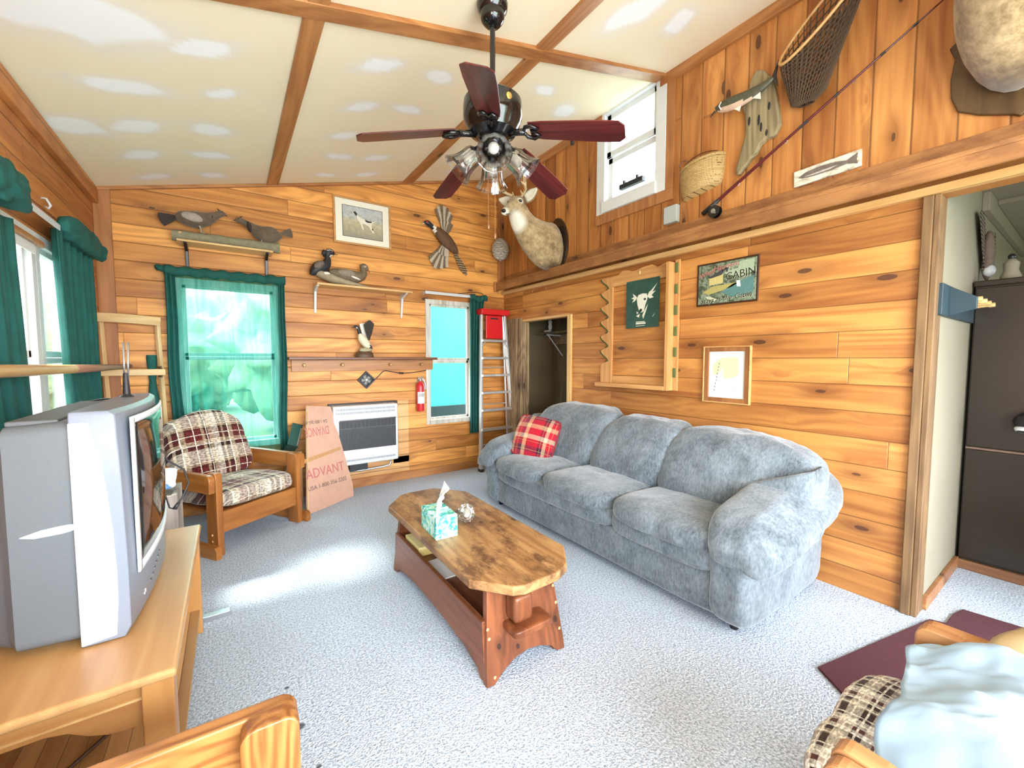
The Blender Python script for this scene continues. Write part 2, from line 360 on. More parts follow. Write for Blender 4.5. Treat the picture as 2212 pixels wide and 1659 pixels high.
m_carpet = carpetmat()
def ceilmat():
    m, nt, b = newmat('ceiling_board', .8, 0, .2); o, s = xyz(nt)
    n = nd(nt, 'TexNoise', {'Vector': o, 'Scale': 2.2, 'Detail': 4.0}).outputs[0]
    c = mix(nt, n, (.86, .75, .52), (.91, .81, .59))
    at = nd(nt, 'Attribute', attribute_name='compound'); f = nd(nt, 'SeparateColor', {0: at.outputs['Color']}).outputs
    c = mix(nt, f[1], c, (.80, .80, .77)); c = mix(nt, f[0], c, (.92, .93, .91)); nt.links.new(c, b.inputs['Base Color']); return m
m_ceil = ceilmat()
# ------------------------------------------------------------------ setting
b = MB().box((L-.3, YB-.1, -.06), (6.2, D+.2, 0)); struct(b.build('floor', m_carpet), 'pale blue grey loop pile carpet over the whole floor', 'floor')
def wallgrid(name, us, vfun, holes, M, mats, t=.1, label='', split=None):
    """us = (u0, u1); vfun(u) = top height; holes = (u0, u1, v0, v1); out direction away from the room is -t"""
    q = MB(); ue = sorted({us[0], us[1], *[h[0] for h in holes], *[h[1] for h in holes]})
    ue = [u for u in ue if us[0] <= u <= us[1]]
    for a, c in zip(ue, ue[1:]):
        um = (a+c)/2; cuts = sorted([(h[2], h[3]) for h in holes if h[0] < um < h[1]]); z = 0; spans = []
        for z0, z1 in cuts:
            if z0 > z: spans.append((z, z0))
            z = max(z, z1)
        spans.append((z, None))
        if split:
            sp = []
            for z0, z1 in spans:
                if z0 < split and (z1 is None or z1 > split): sp += [(z0, split), (split, z1)]
                else: sp.append((z0, z1))
            spans = sp
        for z0, z1 in spans:
            q.m = 1 if split and z0 >= split else 0
            tops = [vfun(a), vfun(c)] if z1 is None else [z1, z1]
            vs = [M @ Vector(p) for p in ((a, z0, 0), (c, z0, 0), (c, tops[1], 0), (a, tops[0], 0), (a, z0, -t), (c, z0, -t), (c, tops[1], -t), (a, tops[0], -t))]
            q.add(vs, [(0, 1, 2, 3), (4, 7, 6, 5), (0, 4, 5, 1), (1, 5, 6, 2), (2, 6, 7, 3), (3, 7, 4, 0)])
    return struct(q.build(name, mats), label, 'wall')
H1 = (-.31, .36, .60, 1.98); H2 = (1.90, 2.43, .64, 1.99)
wallgrid('wall_back', (L-.1, W+.1), zc, [H1, H2], BW, m_back, label='back wall of horizontal knotty pine boards')
HD = (-4.03, -3.20, 0, 1.83); HT = (-2.72, -2.16, 2.79, 3.58)
wallgrid('wall_right', (-D-.1, 1.7), lambda u: 3.6, [HD, HT, (-.53, .45, 0, 2.165)], RW, [m_right, m_upper], split=2.29, label='tall right wall of pine, boards upright above the ledge and level below')  # side-room opening narrowed out of view to shade that room from the rear lamp
HL = [(2.15, 3.10, .90, 1.955), (3.20, 3.78, .90, 1.955), (-1.1, -.1, .9, 2.0)]
wallgrid('wall_left', (YB, D), lambda u: 2.65, HL, LW, m_left, label='low left wall of dark pine boards with the windows')
RB = M4((-1, 0, 0), (0, 0, 1), (0, 1, 0), (0, YB, 0))
wallgrid('wall_rear', (-6.1, -L+.1), lambda u: zc(-u) if -u < W else 3.6, [(-2.7, .4, 0, 2.3), (-5.3, -3.5, .8, 2.1)], RB, m_back, label='rear wall behind the viewer')  # unseen wall; door and window openings invented to let light through
# ceiling with white joint compound patches, painted per vertex
def cpt(px): return px
PATCH = [(-.493, 2.438, .27, .15), (-.049, 2.544, .10, .06), (-.407, 2.948, .14, .06), (.016, 2.942, .07, .05), (-.69, 3.421, .11, .09), (-.405, 3.385, .10, .075), (-.046, 3.384, .09, .08), (-.442, 3.808, .075, .07), (-.064, 3.797, .085, .055), (-.427, 4.222, .08, .05), (-.058, 4.2, .065, .05),
         (.775, 2.487, .09, .06), (1.169, 2.519, .085, .06), (.804, 2.949, .075, .06), (1.12, 2.941, .085, .045), (.785, 3.392, .08, .06), (.83, 3.781, .08, .055), (1.151, 3.797, .085, .055), (.797, 4.205, .08, .05), (1.161, 4.199, .085, .05), (2.018, 2.503, .08, .05), (2.02, 1.654, .10, .16), (2.397, 1.635, .07, .09), (2.3, 3.1, .06, .05), (2.3, 3.7, .06, .05), (.8, 1.5, .1, .08), (1.1, 1.0, .1, .08), (-.4, 1.6, .14, .08), (.0, 1.4, .1, .07), (2.1, 4.1, .07, .05), (2.45, 2.75, .10, .10)]
q = MB(); nu, nv = 150, 246
q.grid(lambda s, t: Vector((L-.05+s*(W-L+.12), YB-.05+t*(D-YB+.12), zc(L-.05+s*(W-L+.12)))), nu, nv)
o = q.build('ceiling', m_ceil, fix=False); me = o.data
ca = me.color_attributes.new('compound', 'FLOAT_COLOR', 'POINT')
for i, v in enumerate(me.vertices):
    r = g_ = 0
    for k, (px, py, a, c) in enumerate(PATCH):
        x = (v.co.x-px)/a; y = (v.co.y-py)/c
        if abs(x) < 3 and abs(y) < 3:
            w = .30*noise.noise(Vector((v.co.x*8, v.co.y*8, k))); p = 3.2 if k % 3 else 2.0
            sk = x+.35*y*(1 if k % 2 else -1)
            d = (abs(sk)**p+abs(y)**p)**(1/p)+w
            r = max(r, min(1, max(0, (1.12-d)/.22))); g_ = max(g_, min(.5, max(0, (2.0-d)/1.8)))
    ca.data[i].color = (r, g_, 0, 1)
struct(o, 'sloping cream ceiling boards with white filler patches', 'ceiling')
def cbox(x0, x1, y0, y1, t=.02, q=None):
    """batten flat under the sloped ceiling; x measured level"""
    k = math.hypot(1, SL); return (q or MB()).box((x0*k, y0, 0.0), (x1*k, y1, t), CE)
struct(cbox(.335, .425, YB, D).build('trim_1', m_trim, bevel=.003), 'ceiling batten running to the wall above the curtained window', 'batten')
struct(cbox(1.61, 1.72, YB, D).build('trim_2', m_trim, bevel=.003), 'ceiling batten beside the ceiling fan running to the back wall', 'batten')
struct(cbox(L, W, 2.075, 2.175, .024).build('trim_3', m_trimx, bevel=.003), 'ceiling batten crossing the whole slope above the fan', 'batten')
struct(cbox(L, W, D-.03, D, .025).build('trim_4', m_trimx, bevel=.003), 'thin batten along the top of the back wall', 'batten')
struct(MB().box((W-.03, YB, 3.515), (W, 2.13, 3.60)).box((W-.03, 2.75, 3.515), (W, D, 3.6)).build('trim_5', m_trim, bevel=.004), 'ridge board along the top of the right wall', 'trim')
struct(MB().box((L, YB, 2.53), (L+.035, D, 2.645)).build('trim_6', m_left, bevel=.004), 'board along the top of the left wall', 'trim')
struct(MB().box((L, D-.02, .0), (L+.10, D, 2.66)).build('trim_7', m_trimz, bevel=.003), 'upright corner board between left and back walls', 'trim')
struct(MB().box((W-.10, D-.018, 2.31), (W-.002, D, 3.56)).build('trim_8', m_trimz, bevel=.003), 'upright corner board between back and right walls above the ledge', 'trim')
# ledge / header beam on the right wall
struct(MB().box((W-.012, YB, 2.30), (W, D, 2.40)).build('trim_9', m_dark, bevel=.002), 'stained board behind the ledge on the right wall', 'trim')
struct(MB().box((W-.14, YB, 2.275), (W, D-.03, 2.30)).box((W-.14, YB, 2.205), (W-.118, D-.03, 2.275)).build('trim_10', m_dark, bevel=.003), 'long worn ledge shelf across the right wall', 'ledge')
struct(MB().box((W-.16, D-.03, 2.20), (W-.10, D, 2.32)).build('trim_11', m_trimz, bevel=.003), 'end block of the ledge on the back wall', 'trim')
struct(MB().box((W-.045, YB, 2.165), (W, D-.005, 2.205)).build('trim_12', m_lighty, bevel=.003), 'pale strip under the ledge along the right wall', 'trim')
# opening post
struct(MB().box((W-.012, .50, 0), (W+.11, .53, 2.165)).box((W-.03, .525, 0), (W, .565, 2.165)).box((W-.022, .50, 0), (W-.0125, .5245, 2.165)).build('trim_13', m_post, bevel=.004), 'rough brown door post at the right opening', 'trim')
struct(MB().box((W-.012, D-1.8, 0.0), (W, D, .0)).build('trim_14', m_trim)) if False else None
struct(MB().box((L, D-.014, 0), (W, D, .09)).build('baseboard_back', m_trimx, bevel=.003), 'pine baseboard of the back wall', 'baseboard')
# closet doorway
struct(MB().box((W-.022, 3.145, 0), (W+.10, 3.20, 1.815)).build('door_1_right', m_light, bevel=.003) if False else MB().box((W-.024, 3.15, 0), (W+.10, 3.205, 1.815)).build('trim_15', m_light, bevel=.003), 'pale new pine jamb of the closet doorway', 'trim')
struct(MB().box((W-.02, 4.03, 0), (W+.02, 4.10, 1.845)).box((W-.035, 4.10, 0), (W+.02, 4.16, 1.85)).box((W-.028, 4.16, 0), (W, 4.23, 1.85)).box((W-.02, 4.23, 0), (W, 4.33, 1.85)).box((W, 4.02, 0), (W+.10, 4.05, 1.83)).build('trim_16', m_rough, bevel=.004), 'rough sawn boards framing the closet doorway beside the ladder', 'trim')
struct(MB().box((W, 3.20, 1.80), (W+.1, 4.05, 1.83)).build('trim_17', m_lighty, bevel=.003), 'head board of the closet doorway', 'trim')
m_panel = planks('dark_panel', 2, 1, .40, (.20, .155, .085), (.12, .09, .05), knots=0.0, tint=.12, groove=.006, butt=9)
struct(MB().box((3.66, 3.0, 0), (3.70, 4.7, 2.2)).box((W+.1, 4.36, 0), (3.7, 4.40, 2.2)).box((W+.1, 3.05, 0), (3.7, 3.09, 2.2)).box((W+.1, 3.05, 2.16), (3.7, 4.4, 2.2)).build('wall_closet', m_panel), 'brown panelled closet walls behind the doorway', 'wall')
# side room
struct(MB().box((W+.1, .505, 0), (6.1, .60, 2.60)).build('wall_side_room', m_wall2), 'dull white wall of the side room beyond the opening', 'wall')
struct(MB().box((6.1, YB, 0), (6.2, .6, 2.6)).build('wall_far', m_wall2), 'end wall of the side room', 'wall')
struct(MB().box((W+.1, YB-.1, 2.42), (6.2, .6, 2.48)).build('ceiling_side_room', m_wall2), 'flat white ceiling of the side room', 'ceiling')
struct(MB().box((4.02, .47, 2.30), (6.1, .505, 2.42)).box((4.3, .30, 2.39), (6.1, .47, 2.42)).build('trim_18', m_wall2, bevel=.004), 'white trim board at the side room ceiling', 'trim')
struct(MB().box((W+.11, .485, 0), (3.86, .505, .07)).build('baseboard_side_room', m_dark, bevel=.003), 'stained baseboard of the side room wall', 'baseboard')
# ------------------------------------------------------------------ windows
def window(name, M, h, depth=.07, fw=.045, rail=None, label='', out=.012, mat=m_white, glass=m_gl, sash=.03):
    u0, u1, v0, v1 = h; r = bpy.data.objects.new(name, None); COL.objects.link(r); ROOT[name] = Matrix.Identity(4); struct(r, label, 'window')
    q = MB()
    e = .006
    for a, c in (((u0-fw, v0-fw, .001), (u0+e, v1+fw, out)), ((u1-e, v0-fw, .001), (u1+fw, v1+fw, out)), ((u0, v1-e, .001), (u1, v1+fw, out)), ((u0-.01, v0-fw, .001), (u1+.01, v0+e, out+.02)),
                 ((u0-.002, v0, -.095), (u0+e, v1, .002)), ((u1-e, v0, -.095), (u1+.002, v1, .002)), ((u0, v1-e, -.095), (u1, v1+.002, .002)), ((u0, v0-.002, -.095), (u1, v0+e, .002))): q.box(a, c, M)
    q.build('window_frame', mat, r, bevel=.003)
    rows = [(v0, v1)] if rail is None else [(v0, rail), (rail, v1)]
    for k, (a, c) in enumerate(rows):
        z = -.05 if k == 0 else -.025; s = MB()
        for p0, p1 in (((u0, a, z-.012), (u0+sash, c, z+.012)), ((u1-sash, a, z-.012), (u1, c, z+.012)), ((u0, a, z-.012), (u1, a+sash, z+.012)), ((u0, c-sash, z-.012), (u1, c, z+.012))): s.box(p0, p1, M)
        sh = s.build('sash', mat, r, bevel=.002)
        MB().box((u0+sash, a+sash, z-.002), (u1-sash, c-sash, z+.002), M).build('pane', glass, sh)
    return r
window('window_1', BW, H1, rail=1.375, label='sash window behind the sheer green curtain', fw=.05)
window('window_2', BW, H2, rail=1.335, label='sash window beside the stepladder', fw=.045, mat=m_whitew2)
w3 = window('window_3', LW, HL[1], rail=1.36, label='left wall window nearest the corner', fw=.05, sash=.035)
window('window_4', LW, HL[0], rail=1.36, label='left wall window cut by the photo edge', fw=.05, sash=.035)
window('window_5', RW, HT, rail=3.20, label='small white high window in the right wall', fw=.09, out=.025, sash=.05)
MB().box((-2.55, 2.86, -.03), (-2.30, 2.90, .01), RW).box((-2.50, 2.885, .0), (-2.48, 2.92, .02), RW).box((-2.36, 2.885, .0), (-2.34, 2.92, .02), RW).build('latch_bar', m_blackm, bpy.data.objects['window_5'])
struct(MB().box((W-.022, 2.00, 2.70), (W, 2.07, 3.52)).box((W-.022, 2.00, 2.61), (W, 2.83, 2.70)).build('trim_19', m_trimz, bevel=.003), 'pine casing round the high window', 'trim')
window('window_6', LW, HL[2], rail=1.45, label='unseen left wall window added behind the viewer for light')  # out of view, put in as an extra light opening
# ------------------------------------------------------------------ outdoors
struct(MB().box((-160, -160, -.75), (160, 160, -.7)).build('ground', plain('lawn', (.075, .105, .05), .9, var=.3, scale=3)), 'green lawn outside the windows', 'ground')
teal = plain('teal_siding', (.02, .26, .25), .7, var=.5, scale=2.2)
t = thing('shed', 'turquoise shed wall seen through the window by the ladder', 'shed', (2.6, 6.3, -.7))
MB().box((1.7, 5.9, -.7), (4.4, 7.6, 2.6)).build('wall', teal, t); MB().prism([(5.75, 2.6), (6.75, 3.3), (7.75, 2.6)], 1.6, 4.5, M4((0, 1, 0), (0, 0, 1), (1, 0, 0), (0, 0, 0))).build('roof', m_white, t)
MB().box((1.75, 5.86, .0), (4.2, 5.9, .62)).build('skirt', plain('dark_teal', (.002, .022, .022), .7), t, label='dark lower boards of the shed')
t = thing('garden_house', 'pale sided outbuilding beyond the left windows', 'building', (-4.5, 6, -.7))
MB().box((-5.6, 5.4, -.7), (-3.4, 9.0, 2.2)).build('wall', planks('siding', 1, 2, .12, (.17, .19, .135), (.15, .165, .12), knots=0.0, tint=.08), t)
MB().box((-3.44, 6.6, -.7), (-3.36, 8.2, 2.0)).build('door', teal, t, label='turquoise door')
MB().prism([(-5.8, 2.2), (-4.5, 3.1), (-3.2, 2.2)], -9.2, -5.2, M4((1, 0, 0), (0, 0, 1), (0, -1, 0), (0, 0, 0))).build('roof', m_white, t)
leaf = plain('leaves', (.15, .21, .12), .8, var=.4, scale=6)
for k, (x, y, r) in enumerate(((-5.4, 17.0, 2.0), (-.9, 20.6, 2.1), (1.9, 13.4, 2.1), (6.2, 12.5, 2.0), (-7.6, 12.2, 2.1), (-9.5, 7.6, 2.1), (-9.6, 3.1, 2.0))):
    t = thing('tree', 'leafy green tree beyond the lawn outside the windows', 'tree', (x, y, -.7), group='trees beyond the lawn')
    MB().ell((x, y, 1.8), (r, r, 2.3), nu=36, nv=24, amp=.35, fr=8).build('foliage', leaf, t, smooth=180); MB().cyl((x, y, -.7), (x, y, .5), .12).build('trunk', m_rough, t)
# ------------------------------------------------------------------ furniture
def sofamat():
    m, nt, b = newmat('sofa_chenille', .9, 0, .15); o, s = xyz(nt)
    n1 = nd(nt, 'TexNoise', {'Vector': o, 'Scale': 5.0, 'Detail': 8.0, 'Roughness': .7, 'Distortion': .6}).outputs[0]
    n2 = nd(nt, 'TexNoise', {'Vector': comb(nt, s[0], mt(nt, 'MULTIPLY', s[1], 1.6), mt(nt, 'MULTIPLY', s[2], .6)), 'Scale': 55.0, 'Detail': 4.0, 'Roughness': .7}).outputs[0]
    f = nd(nt, 'MapRange', {0: mt(nt, 'ADD', mt(nt, 'MULTIPLY', n1, .55), mt(nt, 'MULTIPLY', n2, .45)), 1: .36, 2: .64}).outputs[0]
    c = mix(nt, f, (.062, .082, .098), (.245, .285, .312)); nt.links.new(c, b.inputs['Base Color']); b.inputs['Sheen Weight'].default_value = .5; b.inputs['Sheen Roughness'].default_value = .4
    bump(nt, b, n2, .35, .006); return m
m_sofa = sofamat()
t = thing('sofa', 'long grey blue chenille sofa against the pine wall', 'sofa', (2.4, 2.1, 0))
MB().puff((2.435, 2.1, .165), (.93, 2.26, .25), 14, n=14).build('base', m_sofa, t, smooth=180)
for k, (y, s) in enumerate(((1.0, 1), (3.17, -1))):
    MB().puff((2.42, y, .275), (.96, .20, .49), 7, n=18, amp=.008, fr=6, seed=k, fn=lambda v: Vector((v.x-.03*max(0, v.z), v.y, v.z))).build('arm', m_sofa, t, smooth=180)
    def fa(v, s=s):
        d = max(0, -v.x-.34); e = max(0, v.x); o_ = max(0, -s*v.y-.04)
        return Vector((v.x, v.y*(1-.12*e/.5), v.z*(1-.2*e/.5)*(1-.30*o_/.14)-2.6*d*d+.17*v.x-.55*o_))
    MB().puff((2.40, y-.055*s, .575), (1.02, .37, .185), 4.0, n=24, amp=.010, fr=7, seed=3+k, fn=fa).build('arm_cushion', m_sofa, t, smooth=180)
for k, (a, c) in enumerate(((1.07, 1.735), (1.74, 3.08))):
    MB().puff((2.02, (a+c)/2, .335), (.18, c-a-.006, .15), 5, n=16, amp=.006, fr=9, seed=8+k).build('front_panel', m_sofa, t, smooth=180)
for k, (a, c) in enumerate(((1.055, 1.755), (1.74, 2.45), (2.43, 3.10))):
    def fs(v): return Vector((v.x, v.y, v.z*(1+.25*max(0, -v.x))-.02*(v.x+.35)-.22*max(0, -v.x-.28)))
    MB().puff((2.265, (a+c)/2, .43), (.73, c-a-.004, .155), 5, thin=.35, n=20, amp=.013, fr=8, seed=11+k, fn=fs).build('seat_cushion', m_sofa, t, smooth=180)
for k, (a, c, zt) in enumerate(((2.30, 3.22, .94), (1.68, 2.36, .905), (.83, 1.74, .90))):
    hh = zt-.40
    def fb(v, k=k, hh=hh):
        y = v.y
        z = v.z
        if k == 2: z = z-max(0, -v.y-.05)*.20*(v.z > 0)
        if k == 2 and v.z < 0: z = z+max(0, -v.y-.12)*.42
        if k == 0 and v.z < 0: z = z+max(0, v.y-.2)*.6
        y = v.y-(v.z/hh)*(.16 if k == 0 else .12)*(1 if k != 2 else .25)
        return Vector((v.x*(1-.12*v.z/hh)+v.z*.36-.05*(1-(2*v.z/hh)**2), y, z))
    MB().puff((2.60, (a+c)/2, .40+hh/2), (.30, c-a, hh), 4.4, thin=.0, n=24, amp=.015, fr=7.5, seed=21+k, fn=fb).build('back_cushion', m_sofa, t, smooth=180)
MB().puff((2.84, 2.08, .43), (.12, 2.28, .78), 8, n=10).build('back_panel', m_sofa, t, smooth=180)
for x, y in ((2.05, 1.0), (2.05, 3.15), (2.80, .98), (2.80, 3.17)): MB().cyl((x, y, 0), (x, y, .045), .02, .026).build('foot', m_black, t, label='black foot')
# tartan pillow
m_tart = plaid('tartan', .30, .30, [(0, (.42, .012, .03)), (.22, (.055, .012, .03)), (.36, (.60, .42, .26)), (.46, (.45, .02, .035)), (.62, (.10, .03, .06)), (.72, (.62, .40, .22)), (.84, (.40, .015, .03))],
               [(0, (.45, .012, .03)), (.2, (.58, .36, .20)), (.34, (.35, .015, .03)), (.5, (.03, .02, .045)), (.66, (.42, .012, .025)), (.86, (.60, .44, .30))],
               [(0, 0.0), (.29, .6), (.30, 0.0), (.55, .6), (.56, 0.0), (.79, .6), (.80, 0.0)], (.62, .45, .16), axes='xy', fuzz=.12)
t = thing('throw_pillow', 'red tartan throw pillow on the far end of the sofa', 'pillow', (2.26, 2.90, .645))
rot = Euler((R_(62), R_(8), R_(-62)))
t.rotation_euler = rot; 
MB().puff((0, 0, 0), (.40, .38, .17), 9, thin=1.25, n=22, amp=.008, fr=8).build('cover', m_tart, t, smooth=180, local=True)
def sq(a, n=60, k=9):
    out = []
    for i in range(n):
        th = 2*math.pi*i/n; x, y = math.cos(th), math.sin(th); q = (abs(x)**k+abs(y)**k)**(1/k); out.append((x/q*a[0], y/q*a[1], .004*math.sin(5*th)))
    return out
MB().tube(sq((.200, .190)), .007, 8, closed=True).build('piping', plain('dark_red_cord', (.28, .012, .02), .8), t, smooth=180, local=True)
# coffee table
m_tt = wood('worn_pine_top', (.47, .265, .105), (.29, .135, .045), 1, knots=.75, rough=.5, wear=(.12, .05, .02), kscale=(3.0, 5.0), kcol=(.03, .012, .006))
m_tb = wood('stained_pine', (.27, .088, .032), (.13, .038, .013), 2, knots=.85, rough=.38, kscale=(4.6, 6.0), kcol=(.03, .01, .006))
m_tby = wood('stained_pine_side', (.25, .082, .03), (.13, .038, .013), 1, knots=.7, rough=.4, kscale=(3.0, 5.0), kcol=(.03, .01, .006))
t = thing('coffee_table', 'rustic worn pine coffee table in the middle of the carpet', 'coffee table', (1.065, 2.0, 0))
x0, x1, y0, y1 = .795, 1.335, 1.30, 2.70
oc = [(x0, y0+.17), (x0+.12, y0+.02), (x0+.17, y0), (x1-.19, y0+.005), (x1-.11, y0+.04), (x1, y0+.18), (x1, y1-.2), (x1-.15, y1-.01), (x1-.2, y1), (x0+.2, y1), (x0+.13, y1-.02), (x0, y1-.18)]
MB().prism(oc, .388, .43).build('tabletop', m_tt, t, bevel=.008, seg=3)
for s, yb, yt in ((1, 1.375, 1.425), (-1, 2.545, 2.50)):
    bot = [(.825, 0), (.865, 0.0), (.91, .035), (.97, .065), (1.04, .075), (1.11, .065), (1.17, .04), (1.205, .005), (1.25, 0.0), (1.245, .06), (1.205, .388), (.855, .388)]
    q = MB().prism(bot, 0, .035); q.v = [Vector((p.x, (yb+(yt-yb)*p.y/.388)+s*p.z, p.y)) for p in q.v]
    e = q.build('end_panel', m_tb, t, bevel=.004)
    for px, pz in (((.845, .23), (.85, .19), (.865, .03), (1.225, .10), (1.215, .22), (1.205, .30), (1.19, .345)) if s > 0 else ()):
        MB().ell((px, yb+(yt-yb)*pz/.388-.001, pz), (.007, .004, .007), nu=8, nv=6).build('wooden_plug', m_lightx, e, smooth=180)
for xs in (.842, 1.21):
    pts = [(1.40, 0), (1.44, 0), (1.47, .035), (1.60, .06), (1.75, .072), (1.96, .078), (2.18, .072), (2.33, .06), (2.46, .035), (2.49, 0), (2.53, 0), (2.505, .255), (1.425, .255)]
    MB().prism(pts, xs-.012, xs+.012, M4((0, 1, 0), (0, 0, 1), (1, 0, 0), (0, 0, 0))).build('side_board', m_tby, t, bevel=.003)
MB().box((.85, 1.44, .185), (1.20, 2.49, .205)).build('shelf', m_tby, t)
MB().puff((1.02, 1.36, .222), (.20, .115, .034), 8, n=10).build('step_ledge', m_tb, t, smooth=60)
MB().puff((.985, 1.372, .305), (.095, .075, .115), 7, n=10).build('wedge_block', m_tb, t, smooth=60)
# things on / in the table
def tissuemat():
    m, nt, b = newmat('tissue_print', .5); o, s = xyz(nt)
    n = nd(nt, 'TexNoise', {'Vector': o, 'Scale': 26.0, 'Detail': 2.0, 'Distortion': 1.4}).outputs[0]; n2 = nd(nt, 'TexNoise', {'Vector': o, 'Scale': 45.0, 'Detail': 1.0, 'Distortion': 2.0}).outputs[0]
    c = ramp(nt, n, [(0, (.02, .36, .31)), (.42, (.16, .68, .62)), (.5, (.42, .86, .83)), (.58, (.86, .93, .88)), (.66, (.30, .78, .74))], 'CONSTANT')
    c = mix(nt, mt(nt, 'GREATER_THAN', n2, .64), c, (.72, .80, .22)); nt.links.new(c, b.inputs['Base Color']); return m
t = thing('tissue_box', 'aqua patterned tissue box with a white tissue on the table', 'tissue box', (.90, 2.0, .43), R_(-3))
MB().box((-.06, -.115, 0), (.06, .105, .115)).build('carton', tissuemat(), t, bevel=.003, local=True)
q = MB()
def tis(s, v):
    a = (s-.5)*2; h = v*.165; w = .045*(1-.35*v)+.02*math.sin(3*v)
    tip = max(0, 1-abs(a)*v*1.1)
    return Vector((a*w*.6+.03*v*v+.01*math.sin(7*a+4*v), -.02+a*w+.02*math.sin(5*v)+.01*math.cos(6*a), .112+h*(.55+.45*tip)+.004*math.sin(9*a)))
q.grid(tis, 14, 12); q.build('tissue', plain('tissue_paper', (.90, .91, .92), .9), t, smooth=180, local=True, fix=False, solid=.0015)
t = thing('glass_pine_cone', 'clear glass pine cone ornament beside the tissue box', 'ornament', (1.08, 2.02, .43))
q = MB(); q.ell((1.08, 2.02, .482), (.036, .058, .040), Euler((0, 0, R_(-25))), 16, 10)
Rz = Matrix.Rotation(R_(-25), 3, 'Z')
for j in range(7):
    a = -.9+1.8*j/6
    for i in range(9):
        th = 2*math.pi*(i+.5*(j % 2))/9; r = math.sqrt(max(.05, 1-a*a*.8)); n = Vector((r*math.cos(th)*.038, a*.060, r*math.sin(th)*.042))
        nn = n.normalized(); c = Vector((1.08, 2.02, .482))+Rz @ n; u = Rz @ nn.orthogonal().normalized(); w = (Rz @ nn).cross(u)
        b4 = [c+u*.011, c+w*.011, c-u*.011, c-w*.011]; q.add(b4+[c+Rz @ nn*.014+Vector((0, .004, 0))], [(0, 1, 4), (1, 2, 4), (2, 3, 4), (3, 0, 4)])
q.build('glass_body', m_crys, t, smooth=30); MB().ell((1.08, 2.02, .482), (.024, .042, .026), Euler((0, 0, R_(-25))), 12, 8).build('inner_glass', plain('frosted', (.62, .62, .55), .25), t, smooth=180)
t = thing('card_box', 'yellow card box lying in the coffee table shelf', 'box', (.91, 2.30, .205))
MB().box((.865, 2.2, .207), (.96, 2.42, .26)).build('carton', plain('yellow_card', (.75, .58, .20), .7), t, bevel=.002); MB().box((.866, 2.199, .247), (.959, 2.421, .262)).build('lid', plain('yellow_lid', (.80, .66, .30), .7), t, bevel=.002)
tag(MB().box((.87, 1.90, .206), (.99, 2.12, .213)).build('booklet', plain('white_paper', (.86, .86, .84), .7)), 'white booklet lying in the coffee table shelf', 'booklet')
# TV stand
m_st = wood('honey_oak', (.56, .33, .13), (.43, .22, .08), 1, knots=0.0, rough=.35, gr=.7)
m_stx = wood('honey_oak_x', (.52, .27, .085), (.42, .19, .055), 0, knots=.15, rough=.35, gr=.7)
m_stz = wood('honey_oak_z', (.52, .26, .08), (.42, .19, .055), 2, knots=.1, rough=.35, gr=.7)
t = thing('tv_stand', 'honey wood television stand with scalloped apron at the left', 'tv stand', (-.47, 1.95, 0))
MB().box((-.72, 1.37, .502), (-.143, 2.54, .528)).build('top', m_st, t, bevel=.010, seg=3)
for lx, ly in ((-.185, 1.42), (-.675, 1.42), (-.185, 2.50), (-.675, 2.50)): MB().box((lx-.034, ly-.03, 0), (lx+.034, ly+.03, .502)).build('leg', m_stz, t, bevel=.004)
ap = [(-.641, .502), (-.641, .378), (-.605, .385), (-.57, .40), (-.535, .425), (-.50, .434), (-.40, .435), (-.36, .425), (-.325, .40), (-.29, .385), (-.255, .378), (-.219, .378), (-.219, .502)]
a = MB().prism(ap, -1.435, -1.412, M4((1, 0, 0), (0, 0, 1), (0, -1, 0), (0, 0, 0))).build('apron', m_stx, t, bevel=.002)
MB().box((-.641, 1.407, .450), (-.219, 1.414, .456)).build('moulding', m_light, a); MB().box((-.641, 1.407, .492), (-.219, 1.414, .500)).build('moulding', m_light, a)
MB().box((-.215, 1.45, .40), (-.195, 2.47, .502)).box((-.70, 1.45, .40), (-.68, 2.47, .502)).box((-.65, 2.49, .4), (-.22, 2.51, .502)).build('rail', m_st, t)
MB().box((-.705, 1.40, .10), (-.16, 2.52, .122)).build('lower_shelf', planks('shelf_strips', 1, 0, .055, (.66, .38, .15), (.50, .25, .09), knots=.2, tint=.5, groove=.03, butt=9), t)
tag(MB().tube([(-.69, 1.5, .13), (-.62, 1.62, .13), (-.50, 1.6, .135), (-.36, 1.78, .14), (-.30, 1.75, .2), (-.27, 1.72, .30), (-.3, 1.9, .42)], .006, 6).build('power_cord', plain('brown_cord', (.07, .03, .015), .6), smooth=180), 'brown power cord hanging over the lower shelf of the stand', 'cord')
tag(MB().box((-.22, 2.56, 0), (-.04, 2.60, .028)).build('metal_strip', m_steel, bevel=.002), 'short metal strip on the carpet by the stand leg', 'metal strip')
